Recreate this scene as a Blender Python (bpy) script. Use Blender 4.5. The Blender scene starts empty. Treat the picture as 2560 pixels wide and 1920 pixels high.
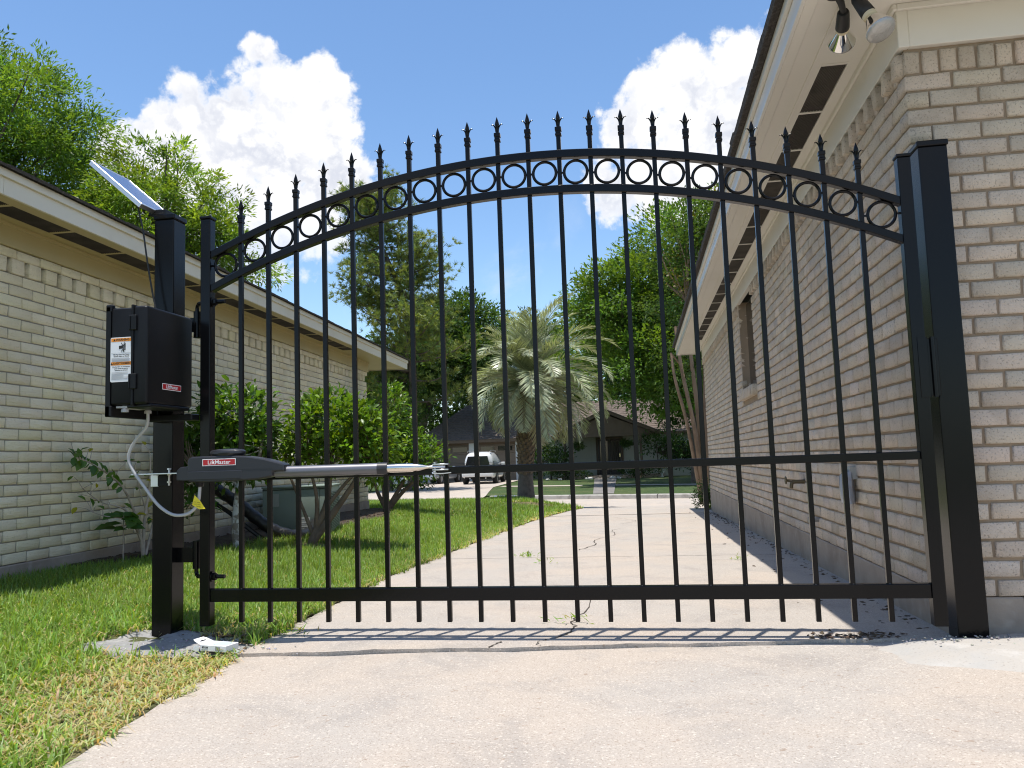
import bpy, bmesh, math, random
import numpy as np
from mathutils import Vector, Matrix

R_ = math.radians
scene = bpy.context.scene
COL = scene.collection
rng = np.random.default_rng(7)
random.seed(7)

# ------------------------------------------------------------------ camera
cd = bpy.data.cameras.new('camera')
cam = bpy.data.objects.new('camera', cd)
COL.objects.link(cam)
scene.camera = cam
cd.sensor_width = 36.0
cd.lens = 28.30
cd.clip_start = 0.05
cd.clip_end = 3000.0
CAM = Vector((1.907, -3.546, 0.785))


def cam_axes(yaw, pitch, roll):
    f = Vector((-math.sin(yaw) * math.cos(pitch), math.cos(yaw) * math.cos(pitch), math.sin(pitch)))
    r0 = Vector((math.cos(yaw), math.sin(yaw), 0))
    u0 = r0.cross(f)
    r = r0 * math.cos(roll) + u0 * math.sin(roll)
    u = u0 * math.cos(roll) - r0 * math.sin(roll)
    return f, r, u


CF, CR, CU = cam_axes(R_(9.424), R_(5.426), R_(-1.945))
m = Matrix((CR, CU, -CF)).transposed().to_4x4()
m.translation = CAM
cam.matrix_world = m

# ------------------------------------------------------------------ sky
SUN_DIR = Vector((-0.055, -0.125, 1.0)).normalized()
w = bpy.data.worlds.new('World')
scene.world = w
w.use_nodes = True
wt = w.node_tree
wt.nodes.clear()


def N(tree, kind, **kw):
    n = tree.nodes.new(kind)
    for k, v in kw.items():
        setattr(n, k, v)
    return n


def sock(tree, s, v):
    if hasattr(v, 'is_linked') or isinstance(v, bpy.types.NodeSocket):
        tree.links.new(v, s)
    else:
        s.default_value = v


def MATH(tree, op, a, b=0.0, c=None, clamp=False):
    n = N(tree, 'ShaderNodeMath', operation=op, use_clamp=clamp)
    sock(tree, n.inputs[0], a)
    sock(tree, n.inputs[1], b)
    if c is not None:
        sock(tree, n.inputs[2], c)
    return n.outputs[0]


def MIX(tree, fac, a, b, mode='MIX'):
    n = N(tree, 'ShaderNodeMix', data_type='RGBA', blend_type=mode)
    sock(tree, n.inputs[0], fac)
    sock(tree, n.inputs[6], a if not isinstance(a, tuple) or len(a) == 4 else (*a, 1))
    sock(tree, n.inputs[7], b if not isinstance(b, tuple) or len(b) == 4 else (*b, 1))
    return n.outputs[2]


def RAMP(tree, fac, lo, hi, smooth=True):
    n = N(tree, 'ShaderNodeMapRange', interpolation_type='SMOOTHSTEP' if smooth else 'LINEAR')
    sock(tree, n.inputs[0], fac)
    n.inputs[1].default_value = lo
    n.inputs[2].default_value = hi
    return n.outputs[0]


def NOISE(tree, vec, scale, detail=4.0, rough=0.55, dist=0.0, out=0):
    n = N(tree, 'ShaderNodeTexNoise')
    if vec is not None:
        tree.links.new(vec, n.inputs['Vector'])
    n.inputs['Scale'].default_value = scale
    n.inputs['Detail'].default_value = detail
    n.inputs['Roughness'].default_value = rough
    n.inputs['Distortion'].default_value = dist
    return n.outputs[out]


SKY_STRENGTH = 0.15
sky = N(wt, 'ShaderNodeTexSky', sky_type='NISHITA', sun_disc=False)
sky.sun_elevation = math.asin(SUN_DIR.z)
sky.sun_rotation = math.atan2(SUN_DIR.x, SUN_DIR.y) % (2 * math.pi)
sky.air_density = 1.0
sky.dust_density = 0.4
sky.ozone_density = 1.6
sky.altitude = 20
bg = N(wt, 'ShaderNodeBackground')
wo = N(wt, 'ShaderNodeOutputWorld')
tc = N(wt, 'ShaderNodeTexCoord')
DIRN = tc.outputs['Generated']
# cumulus: lobes given as directions with angular radii, broken up by fractal noise
LOBES = [
    (-0.4008, 0.7960, 0.4540, 0.022), (-0.3440, 0.8280, 0.4430, 0.024), (-0.4036, 0.8082, 0.4289, 0.036), (-0.3746, 0.8286, 0.4161, 0.0431), (-0.3446, 0.8405, 0.4181, 0.0374),
    (-0.4322, 0.8094, 0.3976, 0.0518), (-0.4694, 0.7916, 0.3912, 0.046), (-0.4961, 0.7854, 0.3702, 0.0431),
    (-0.5248, 0.7785, 0.3441, 0.046), (-0.4024, 0.8391, 0.3659, 0.0805), (-0.3465, 0.8602, 0.3741, 0.0431),
    (-0.4653, 0.8185, 0.3371, 0.0748), (-0.3825, 0.8691, 0.3137, 0.0748), (-0.5433, 0.7649, 0.346, 0.035),
    (-0.4334, 0.8546, 0.2859, 0.075), (-0.3401, 0.8785, 0.3354, 0.045), (-0.5333, 0.7946, 0.290, 0.06),
    (0.09, 0.945, 0.30, 0.07), (0.13, 0.95, 0.27, 0.05),
    (0.0616, 0.9058, 0.4192, 0.0546), (0.02, 0.9066, 0.4215, 0.030), (0.1074, 0.9032, 0.4155, 0.0518),
    (0.1518, 0.8938, 0.422, 0.046), (0.0654, 0.9249, 0.3746, 0.0748), (0.0022, 0.9226, 0.3858, 0.0431),
    (0.1162, 0.9334, 0.3396, 0.0805), (0.0415, 0.9505, 0.3079, 0.055), (-0.0234, 0.9476, 0.3185, 0.045),
    # the same kind of cloud going on round the sky outside the frame
    (0.55, 0.72, 0.42, 0.16), (0.80, 0.45, 0.39, 0.15), (0.93, -0.1, 0.35, 0.17), (0.7, -0.6, 0.38, 0.16),
    (0.2, -0.9, 0.36, 0.16), (-0.35, -0.85, 0.39, 0.15), (-0.8, -0.45, 0.40, 0.17), (-0.93, 0.05, 0.36, 0.15),
]
nz_w = NOISE(wt, DIRN, 14.0, 4.0, 0.5, 0.0, out=1)
vm = N(wt, 'ShaderNodeVectorMath', operation='MULTIPLY_ADD')
wt.links.new(nz_w, vm.inputs[0])
vm.inputs[1].default_value = (0.02, 0.02, 0.02)
vm2 = N(wt, 'ShaderNodeVectorMath', operation='ADD')
wt.links.new(DIRN, vm2.inputs[0])
vm2.inputs[1].default_value = (-0.01, -0.01, -0.01)
wt.links.new(vm2.outputs[0], vm.inputs[2])
vmn = N(wt, 'ShaderNodeVectorMath', operation='NORMALIZE')
wt.links.new(vm.outputs[0], vmn.inputs[0])
WDIR = vmn.outputs[0]
field = None
for (x, y, z, r) in LOBES:
    v = Vector((x, y, z)).normalized()
    d = N(wt, 'ShaderNodeVectorMath', operation='DOT_PRODUCT')
    wt.links.new(WDIR, d.inputs[0])
    d.inputs[1].default_value = v
    # 1 at the centre, 0 at radius r, falling on below zero outside
    k = 1.0 / (1.0 - math.cos(r))
    val = MATH(wt, 'MULTIPLY_ADD', d.outputs['Value'], k, 1.0 - k)
    field = val if field is None else MATH(wt, 'SMOOTH_MAX', field, val, 0.25)
field = MATH(wt, 'MAXIMUM', field, -2.0)
fine = NOISE(wt, DIRN, 55.0, 10.0, 0.62, 0.2)


def billow(scale):
    v = N(wt, 'ShaderNodeTexVoronoi', feature='F1')
    wt.links.new(WDIR, v.inputs['Vector'])
    v.inputs['Scale'].default_value = scale
    return MATH(wt, 'SUBTRACT', 0.5, v.outputs['Distance'])


puff = MATH(wt, 'ADD', MATH(wt, 'MULTIPLY', billow(24.0), 0.8), MATH(wt, 'MULTIPLY', billow(52.0), 0.6))
puff = MATH(wt, 'ADD', puff, MATH(wt, 'MULTIPLY_ADD', fine, 2.0, -0.95))
dens = MATH(wt, 'ADD', field, puff)
mask = RAMP(wt, dens, -0.14, 0.58)
# the shaded bases are thinner and fade out
sepc = N(wt, 'ShaderNodeSeparateXYZ')
wt.links.new(DIRN, sepc.inputs[0])
mask = MATH(wt, 'MULTIPLY', mask, MATH(wt, 'MULTIPLY_ADD', RAMP(wt, sepc.outputs[2], 0.16, 0.34), 0.45, 0.55))
# thin veils low over the trees
wisp = NOISE(wt, DIRN, 5.0, 7.0, 0.6, 0.5)
sepz = N(wt, 'ShaderNodeSeparateXYZ')
wt.links.new(DIRN, sepz.inputs[0])
wmask = MATH(wt, 'MULTIPLY', RAMP(wt, wisp, 0.52, 0.78), RAMP(wt, sepz.outputs[2], 0.40, 0.12))
mask = MATH(wt, 'MAXIMUM', mask, MATH(wt, 'MULTIPLY', wmask, 0.65))
shade = NOISE(wt, DIRN, 13.0, 8.0, 0.56, 0.4)
deep = MATH(wt, 'MULTIPLY', RAMP(wt, MATH(wt, 'MULTIPLY_ADD', puff, -0.35, shade), 0.40, 0.66), RAMP(wt, dens, 0.15, 0.9))
CW = 0.76 / SKY_STRENGTH
ccol = MIX(wt, deep, (CW, CW, CW * 1.01), (0.70 * CW, 0.73 * CW, 0.82 * CW))
# the photograph's sky is a little paler and more cyan-blue than the model's
hs = N(wt, 'ShaderNodeHueSaturation')
hs.inputs['Saturation'].default_value = 1.12
hs.inputs['Value'].default_value = 0.98
wt.links.new(sky.outputs[0], hs.inputs['Color'])
skyc = hs.outputs[0]
fin = MIX(wt, mask, skyc, ccol)
wt.links.new(fin, bg.inputs['Color'])
bg.inputs['Strength'].default_value = SKY_STRENGTH
wt.links.new(bg.outputs[0], wo.inputs[0])

# ------------------------------------------------------------------ sun
sd = bpy.data.lights.new('sun', 'SUN')
sd.energy = 4.4
sd.angle = R_(0.53)
sd.color = (1.0, 0.945, 0.865)
sun = bpy.data.objects.new('sun', sd)
COL.objects.link(sun)
sun.rotation_euler = SUN_DIR.to_track_quat('Z', 'Y').to_euler()
sun.location = (0, 0, 30)

vs = scene.view_settings
vs.view_transform = 'Standard'
vs.look = 'None'
vs.exposure = 0.5
vs.gamma = 1.0
vs.use_curve_mapping = False
scene.render.engine = 'CYCLES'
w.cycles.sampling_method = 'MANUAL'
w.cycles.sample_map_resolution = 512
scene.cycles.use_denoising = True
scene.cycles.filter_width = 1.1
scene.cycles.max_bounces = 8
scene.cycles.transparent_max_bounces = 8
scene.cycles.sample_clamp_indirect = 6.0

# ------------------------------------------------------------------ object helpers
ONE = Matrix.Identity(4)


def tag(o, label=None, cat=None, group=None, kind=None):
    if label: o['label'] = label
    if cat: o['category'] = cat
    if group: o['group'] = group
    if kind: o['kind'] = kind
    return o


def thing(name, label, cat, loc=(0, 0, 0), rz=0.0, group=None):
    o = bpy.data.objects.new(name, None)
    COL.objects.link(o)
    o.empty_display_size = 0.2
    o.location = loc
    o.rotation_euler = (0, 0, rz)
    return tag(o, label, cat, group)


def link(name, me, mat, parent=None):
    o = bpy.data.objects.new(name, me)
    COL.objects.link(o)
    if mat is not None and not me.materials:
        me.materials.append(mat)
    if parent is not None:
        o.parent = parent
    return o


def obj(name, bm, mat, parent=None, smooth=False, angle=40):
    bmesh.ops.recalc_face_normals(bm, faces=bm.faces[:])
    me = bpy.data.meshes.new(name)
    bm.to_mesh(me)
    bm.free()
    if smooth:
        me.polygons.foreach_set('use_smooth', [True] * len(me.polygons))
        me.set_sharp_from_angle(angle=R_(angle))
    return link(name, me, mat, parent)


def BM():
    return bmesh.new()


def box(bm, x0, x1, y0, y1, z0, z1, bev=0.0, seg=1, M=None):
    b = bmesh.new()
    bmesh.ops.create_cube(b, size=1.0)
    for v in b.verts:
        v.co = Vector(((x0 + x1) / 2 + v.co.x * (x1 - x0), (y0 + y1) / 2 + v.co.y * (y1 - y0), (z0 + z1) / 2 + v.co.z * (z1 - z0)))
    if bev > 0:
        bmesh.ops.bevel(b, geom=b.edges[:], offset=bev, segments=seg, affect='EDGES', profile=0.5)
    merge(bm, b, M)


def merge(bm, b, M=None):
    mp = {}
    for v in b.verts:
        mp[v] = bm.verts.new(M @ v.co if M is not None else v.co)
    for f in b.faces:
        try:
            bm.faces.new([mp[v] for v in f.verts])
        except ValueError:
            pass
    b.free()


def tube(bm, pts, rad, n=8, cap=True):
    pts = [Vector(p) for p in pts]
    if not hasattr(rad, '__len__'):
        rad = [rad] * len(pts)
    rings = []
    prev = None
    for i, p in enumerate(pts):
        t = (pts[min(i + 1, len(pts) - 1)] - pts[max(i - 1, 0)]).normalized()
        if prev is None:
            a = Vector((0, 0, 1)) if abs(t.z) < 0.9 else Vector((1, 0, 0))
            x = t.cross(a).normalized()
        else:
            x = (prev - t * prev.dot(t)).normalized()
        prev = x
        y = t.cross(x)
        rings.append([bm.verts.new(p + (x * math.cos(2 * math.pi * k / n) + y * math.sin(2 * math.pi * k / n)) * rad[i]) for k in range(n)])
    for a, b in zip(rings[:-1], rings[1:]):
        for k in range(n):
            bm.faces.new((a[k], a[(k + 1) % n], b[(k + 1) % n], b[k]))
    if cap:
        bm.faces.new(rings[0][::-1])
        bm.faces.new(rings[-1])


def smooth_path(pts, n=6):
    P = [Vector(p) for p in pts]
    out = []
    for i in range(len(P) - 1):
        p0, p1, p2, p3 = P[max(i - 1, 0)], P[i], P[i + 1], P[min(i + 2, len(P) - 1)]
        for k in range(n):
            t = k / n
            out.append(0.5 * ((2 * p1) + (-p0 + p2) * t + (2 * p0 - 5 * p1 + 4 * p2 - p3) * t * t + (-p0 + 3 * p1 - 3 * p2 + p3) * t ** 3))
    out.append(P[-1])
    return out


def lathe(bm, prof, n=24, M=None, cap=True):
    b = bmesh.new()
    rings = []
    for r, z in prof:
        if r < 1e-6:
            rings.append([b.verts.new((0, 0, z))])
        else:
            rings.append([b.verts.new((r * math.cos(2 * math.pi * k / n), r * math.sin(2 * math.pi * k / n), z)) for k in range(n)])
    for a, c in zip(rings[:-1], rings[1:]):
        for k in range(n):
            k2 = (k + 1) % n
            if len(a) == 1 and len(c) == 1:
                continue
            if len(a) == 1:
                b.faces.new((a[0], c[k2], c[k]))
            elif len(c) == 1:
                b.faces.new((a[k], a[k2], c[0]))
            else:
                b.faces.new((a[k], a[k2], c[k2], c[k]))
    if cap:
        if len(rings[0]) > 1: b.faces.new(rings[0][::-1])
        if len(rings[-1]) > 1: b.faces.new(rings[-1])
    merge(bm, b, M)


def prism(bm, poly, d0, d1, axis='y', M=None, bev=0.0):
    # poly in the plane across the axis: y -> (x,z), x -> (y,z), z -> (x,y)
    b = bmesh.new()

    def pt(p, d):
        if axis == 'y': return (p[0], d, p[1])
        if axis == 'x': return (d, p[0], p[1])
        return (p[0], p[1], d)
    a = [b.verts.new(pt(p, d0)) for p in poly]
    c = [b.verts.new(pt(p, d1)) for p in poly]
    b.faces.new(a)
    b.faces.new(c[::-1])
    for i in range(len(poly)):
        j = (i + 1) % len(poly)
        b.faces.new((a[j], a[i], c[i], c[j]))
    bmesh.ops.recalc_face_normals(b, faces=b.faces[:])
    if bev > 0:
        bmesh.ops.bevel(b, geom=b.edges[:], offset=bev, segments=2, affect='EDGES', profile=0.5, clamp_overlap=True)
    merge(bm, b, M)


def torus(bm, c, Rr, r, n=28, k=8, M=None):
    b = bmesh.new()
    g = [[b.verts.new((c[0] + (Rr + r * math.cos(2 * math.pi * j / k)) * math.cos(2 * math.pi * i / n), c[1] + r * math.sin(2 * math.pi * j / k),
                       c[2] + (Rr + r * math.cos(2 * math.pi * j / k)) * math.sin(2 * math.pi * i / n))) for j in range(k)] for i in range(n)]
    for i in range(n):
        for j in range(k):
            b.faces.new((g[i][j], g[(i + 1) % n][j], g[(i + 1) % n][(j + 1) % k], g[i][(j + 1) % k]))
    merge(bm, b, M)


def quad(bm, a, b, c, d):
    return bm.faces.new([bm.verts.new(p) for p in (a, b, c, d)])


def mesh_np(name, V, F, tint=None, smooth=False):
    """V (n,3); F (m,k) all faces of k corners; tint (n,3) per point."""
    V = np.asarray(V, np.float32)
    F = np.asarray(F, np.int32)
    k = F.shape[1]
    me = bpy.data.meshes.new(name)
    me.vertices.add(len(V))
    me.vertices.foreach_set('co', V.ravel())
    me.loops.add(F.size)
    me.loops.foreach_set('vertex_index', F.ravel())
    me.polygons.add(len(F))
    me.polygons.foreach_set('loop_start', np.arange(0, F.size, k, dtype=np.int32))
    if smooth:
        me.polygons.foreach_set('use_smooth', np.ones(len(F), bool))
    me.update(calc_edges=True)
    if tint is not None:
        a = me.color_attributes.new('tint', 'FLOAT_COLOR', 'POINT')
        a.data.foreach_set('color', np.concatenate([tint, np.ones((len(V), 1))], 1).astype(np.float32).ravel())
    return me


def text_mesh(s, size, extrude=0.0, bold=0.0, align='CENTER', space=1.0):
    c = bpy.data.curves.new('lettering', 'FONT')
    c.body = s
    c.size = size
    c.extrude = extrude
    c.offset = bold
    c.align_x = align
    c.align_y = 'CENTER'
    c.space_character = space
    c.resolution_u = 2
    o = bpy.data.objects.new('lettering', c)
    COL.objects.link(o)
    bpy.context.view_layer.update()
    me = bpy.data.meshes.new_from_object(o.evaluated_get(bpy.context.evaluated_depsgraph_get()))
    bpy.data.objects.remove(o)
    bpy.data.curves.remove(c)
    return me


# ------------------------------------------------------------------ materials
def mat(name, col, rough=0.6, metal=0.0, bump=None, var=None, spec=0.5, coat=0.0, tint=False, objcol=False, coords='Object'):
    """var = list of (scale, detail, lo, hi, colour, amount); bump = list of (scale, strength, distance)"""
    mt = bpy.data.materials.new(name)
    mt.use_nodes = True
    t = mt.node_tree
    p = t.nodes['Principled BSDF']
    p.inputs['Roughness'].default_value = rough
    p.inputs['Metallic'].default_value = metal
    p.inputs['Specular IOR Level'].default_value = spec
    p.inputs['Coat Weight'].default_value = coat
    c = (*col, 1)
    tcn = N(t, 'ShaderNodeTexCoord')
    if coords == 'World':
        vec = N(t, 'ShaderNodeNewGeometry').outputs['Position']
    else:
        vec = tcn.outputs[coords]
    cur = None
    if objcol:
        cur = MIX(t, 1.0, c, N(t, 'ShaderNodeObjectInfo').outputs['Color'], 'MULTIPLY')
    if tint:
        at = N(t, 'ShaderNodeAttribute', attribute_name='tint')
        cur = MIX(t, 1.0, c, at.outputs['Color'], 'MULTIPLY')
    for (sc, det, lo, hi, vc, am) in (var or []):
        f = RAMP(t, NOISE(t, vec, sc, det), lo, hi)
        f = MATH(t, 'MULTIPLY', f, am)
        cur = MIX(t, f, cur if cur is not None else c, (*vc, 1))
    if cur is None:
        p.inputs['Base Color'].default_value = c
    else:
        t.links.new(cur, p.inputs['Base Color'])
    nrm = None
    for (sc, st, di) in (bump or []):
        b = N(t, 'ShaderNodeBump')
        b.inputs['Strength'].default_value = st
        b.inputs['Distance'].default_value = di
        t.links.new(NOISE(t, vec, sc, 6.0, 0.6), b.inputs['Height'])
        if nrm is not None:
            t.links.new(nrm, b.inputs['Normal'])
        nrm = b.outputs[0]
    if nrm is not None:
        t.links.new(nrm, p.inputs['Normal'])
    return mt


def leaf_mat(name, col, trans=0.45, rough=0.45, spec=0.5):
    mt = bpy.data.materials.new(name)
    mt.use_nodes = True
    t = mt.node_tree
    p = t.nodes['Principled BSDF']
    out = t.nodes['Material Output']
    at = N(t, 'ShaderNodeAttribute', attribute_name='tint')
    c = MIX(t, 1.0, (*col, 1), at.outputs['Color'], 'MULTIPLY')
    t.links.new(c, p.inputs['Base Color'])
    p.inputs['Roughness'].default_value = rough
    p.inputs['Specular IOR Level'].default_value = spec
    tr = N(t, 'ShaderNodeBsdfTranslucent')
    tcol = MIX(t, 1.0, c, (1.5, 1.45, 0.55, 1), 'MULTIPLY')
    t.links.new(tcol, tr.inputs['Color'])
    mx = N(t, 'ShaderNodeMixShader')
    mx.inputs[0].default_value = trans
    t.links.new(p.outputs[0], mx.inputs[1])
    t.links.new(tr.outputs[0], mx.inputs[2])
    t.links.new(mx.outputs[0], out.inputs['Surface'])
    return mt


M_ = {}
M_['black'] = mat('black_gloss_paint', (0.004, 0.004, 0.0045), 0.20, bump=[(260, 0.08, 0.002)], spec=0.22, coords='World')
M_['black_satin'] = mat('black_plastic', (0.006, 0.006, 0.007), 0.42, bump=[(700, 0.15, 0.001)], spec=0.25)
M_['grey_plastic'] = mat('charcoal_plastic', (0.018, 0.019, 0.024), 0.40, bump=[(500, 0.06, 0.001)])
M_['tube'] = mat('anodised_tube', (0.16, 0.16, 0.175), 0.38, 0.6)
M_['alu'] = mat('aluminium', (0.72, 0.73, 0.74), 0.35, 1.0)
M_['steel'] = mat('stainless_steel', (0.72, 0.66, 0.58), 0.18, 1.0, bump=[(90, 0.03, 0.001)])
M_['zinc'] = mat('zinc', (0.62, 0.62, 0.62), 0.3, 1.0)
M_['white_plastic'] = mat('white_label', (0.80, 0.80, 0.80), 0.35)
M_['paper'] = mat('white_card', (0.80, 0.80, 0.82), 0.5, var=[(40, 3, 0.5, 0.8, (0.62, 0.65, 0.72), 0.4)])
M_['orange'] = mat('orange_print', (0.85, 0.28, 0.01), 0.4)
M_['red'] = mat('red_print', (0.42, 0.012, 0.018), 0.35)
M_['ink'] = mat('black_print', (0.012, 0.012, 0.012), 0.5)
M_['greyink'] = mat('grey_print', (0.30, 0.30, 0.32), 0.5)
M_['yellow'] = mat('yellow_tag', (0.85, 0.68, 0.02), 0.4)
M_['conduit'] = mat('grey_conduit', (0.42, 0.42, 0.43), 0.38)
M_['solar'] = mat('solar_cells', (0.085, 0.125, 0.235), 0.2, spec=0.6)
M_['rubber'] = mat('black_cable', (0.012, 0.012, 0.012), 0.5)

# ================================================================== GROUND
def lerp_tab(y, tab):
    ys, xs = zip(*tab)
    return np.interp(y, ys, xs)


EDGE = [(-8, 0.62), (-3, 0.42), (-1.46, 0.27), (-1.1, 0.215), (-0.7, 0.165), (-0.28, 0.14), (0.13, 0.114), (0.85, 0.06), (1.24, 0.034), (2.4, -0.05),
        (4.1, -0.06), (6.4, -0.045), (8.07, -0.06), (10.3, 0.0), (13.25, 0.245), (14.3, 0.43), (15.6, -0.2), (17.8, -1.2), (18.4, -3.0), (19.2, -6.0), (20.5, -11.0)]


def edge_x(y):
    return lerp_tab(y, EDGE)


def wall_x(y):
    return -2.43 - 0.0471 * (np.asarray(y) - 1.26)


def drive_z(y):
    return np.where(np.asarray(y) > 0, -0.022 * np.asarray(y), 0.0)


WZ = [(-8, 0.06), (0, 0.08), (8, 0.07), (12, -0.06), (18, -0.27), (21, -0.34)]


def lawn_z(x, y):
    x = np.asarray(x, float)
    y = np.asarray(y, float)
    xe = edge_x(y)
    t = np.clip((xe - x) / np.where(y < 14, 2.5, 1.2), 0, 1)
    t = t * t * (3 - 2 * t)
    zd = np.where(y > 0, -0.022 * y, -0.026)
    z = zd + (lerp_tab(y, WZ) - zd) * t + 0.008
    z = z + 0.09 * np.exp(-((x + 1.22) ** 2 + (y - 16.9) ** 2) / 0.8)
    return z


def curb_frame(u, v):
    a = R_(-17.5)
    return (-2.33 + u * math.cos(a) - v * math.sin(a), 23.67 + u * math.sin(a) + v * math.cos(a))


# concrete: pale, slightly pink broom-finished slab with exposed sand
def concrete(name, base, warm, dark, speck=1.0):
    mt = bpy.data.materials.new(name)
    mt.use_nodes = True
    t = mt.node_tree
    p = t.nodes['Principled BSDF']
    p.inputs['Roughness'].default_value = 0.85
    pos = N(t, 'ShaderNodeNewGeometry').outputs['Position']
    c = MIX(t, RAMP(t, NOISE(t, pos, 0.9, 5), 0.40, 0.62), (*base, 1), (*warm, 1))
    c = MIX(t, MATH(t, 'MULTIPLY', RAMP(t, NOISE(t, pos, 2.6, 9, 0.66, 0.7), 0.46, 0.70), 0.62), c, (*dark, 1))
    st = N(t, 'ShaderNodeMapping')
    st.inputs['Scale'].default_value = (2.2, 14, 1)
    st.inputs['Rotation'].default_value = (0, 0, 0.35)
    t.links.new(pos, st.inputs[0])
    c = MIX(t, MATH(t, 'MULTIPLY', RAMP(t, NOISE(t, st.outputs[0], 1.6, 7, 0.6), 0.60, 0.80), 0.45), c, (0.52, 0.49, 0.45, 1))
    g = NOISE(t, pos, 170, 3, 0.6)
    c = MIX(t, MATH(t, 'MULTIPLY', RAMP(t, g, 0.52, 0.68), 0.60 * speck), c, (0.17, 0.135, 0.10, 1))
    g2 = NOISE(t, pos, 115, 3, 0.6)
    c = MIX(t, MATH(t, 'MULTIPLY', RAMP(t, g2, 0.55, 0.70), 0.60 * speck), c, (0.66, 0.59, 0.51, 1))
    g3 = NOISE(t, pos, 40, 2, 0.5)
    c = MIX(t, MATH(t, 'MULTIPLY', RAMP(t, g3, 0.66, 0.76), 0.55 * speck), c, (0.22, 0.15, 0.10, 1))
    t.links.new(c, p.inputs['Base Color'])
    b = N(t, 'ShaderNodeBump')
    b.inputs['Strength'].default_value = 0.55
    b.inputs['Distance'].default_value = 0.003
    t.links.new(MATH(t, 'ADD', NOISE(t, pos, 150, 4, 0.65), MATH(t, 'MULTIPLY', NOISE(t, pos, 9, 4), 1.5)), b.inputs['Height'])
    t.links.new(b.outputs[0], p.inputs['Normal'])
    return mt


M_['slab'] = concrete('driveway_concrete', (0.372, 0.338, 0.300), (0.405, 0.350, 0.295), (0.275, 0.252, 0.230))
M_['road'] = concrete('road_concrete', (0.40, 0.355, 0.31), (0.43, 0.37, 0.31), (0.30, 0.27, 0.24), 0.5)
M_['grey_concrete'] = concrete('fresh_concrete', (0.42, 0.43, 0.43), (0.55, 0.55, 0.54), (0.28, 0.29, 0.30), 0.8)
M_['foundation'] = mat('foundation_concrete', (0.36, 0.295, 0.235), 0.9, var=[(3, 6, 0.4, 0.7, (0.24, 0.19, 0.15), 0.7), (14, 5, 0.5, 0.75, (0.43, 0.37, 0.31), 0.5)], bump=[(30, 0.5, 0.006)])
M_['dirt'] = mat('bare_earth', (0.060, 0.042, 0.028), 0.95, var=[(6, 6, 0.4, 0.7, (0.12, 0.09, 0.055), 0.8), (60, 4, 0.5, 0.7, (0.02, 0.014, 0.01), 0.6)], bump=[(40, 0.9, 0.03)], coords='World')
M_['lawn'] = mat('lawn_soil', (0.075, 0.085, 0.028), 0.95, var=[(1.6, 5, 0.42, 0.66, (0.20, 0.16, 0.075), 0.8), (25, 5, 0.5, 0.72, (0.05, 0.05, 0.02), 0.7), (90, 3, 0.5, 0.7, (0.22, 0.20, 0.10), 0.5)], bump=[(70, 0.9, 0.02)], coords='World')
M_['opp_lawn'] = mat('far_lawn', (0.060, 0.110, 0.020), 0.9, var=[(0.6, 6, 0.44, 0.62, (0.13, 0.15, 0.045), 0.7), (9, 6, 0.46, 0.64, (0.022, 0.05, 0.010), 0.8)], bump=[(22, 1.0, 0.12)], coords='World')

bm = BM()
quad(bm, (-900, -900, -0.95), (900, -900, -0.95), (900, 900, -0.95), (-900, 900, -0.95))
tag(obj('ground', bm, M_['opp_lawn']), kind='structure')

# --- driveway, five slabs with open joints between them
drive = bpy.data.objects.new('driveway', None)
COL.objects.link(drive)
drive['kind'] = 'structure'


def cline(x):
    return -0.245 + 0.118 * (x - 0.22)


def slab(y0f, y1f, zf, xr, thick=0.12):
    bm = BM()
    n = 40
    nx = 48
    rows = []
    for i in range(n + 1):
        row = []
        for j in range(nx + 1):
            t = i / n
            yl0, yl1 = y0f(0.1), y1f(0.1)
            xl = float(edge_x(yl0 + (yl1 - yl0) * t)) + 0.006 * math.sin(i * 2.3) + 0.005 * math.sin(i * 5.1)
            x = xl + (xr - xl) * j / nx
            y = y0f(x) + (y1f(x) - y0f(x)) * t
            row.append(Vector((x, y, zf(x, y))))
        rows.append(row)
    g = [[bm.verts.new(p) for p in r] for r in rows]
    for i in range(n):
        for j in range(nx):
            bm.faces.new((g[i][j], g[i][j + 1], g[i + 1][j + 1], g[i + 1][j]))
    # skirts
    per = [g[0][j] for j in range(nx + 1)] + [g[i][nx] for i in range(1, n + 1)] + [g[n][j] for j in range(nx - 1, -1, -1)] + [g[i][0] for i in range(n - 1, 0, -1)]
    low = [bm.verts.new(v.co - Vector((0, 0, thick))) for v in per]
    for a in range(len(per)):
        b = (a + 1) % len(per)
        bm.faces.new((per[a], low[a], low[b], per[b]))
    return obj('slab', bm, M_['slab'], drive)


def jag(x, s):
    return 0.010 * math.sin(x * 7 + s) + 0.006 * math.sin(x * 17 + s) + 0.006 * math.sin(x * 41 + 2 * s)


slab(lambda x: -8.0, lambda x: cline(x) - 0.004 + jag(x, 1), lambda x, y: -0.013, 9.5)
slab(lambda x: cline(x) + 0.006 + jag(x, 2), lambda x: 3.610 + .5 * jag(x, 3), lambda x, y: -0.022 * max(y, 0) + 0.002, 3.17)
slab(lambda x: 3.646 + .5 * jag(x, 4), lambda x: 7.386 + .4 * jag(x, 5), lambda x, y: -0.022 * y, 3.17)
slab(lambda x: 7.426 + .4 * jag(x, 6), lambda x: 11.11, lambda x, y: -0.022 * y - 0.004, 3.17)
slab(lambda x: 11.16, lambda x: 14.25, lambda x, y: -0.022 * y, 3.10)

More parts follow.
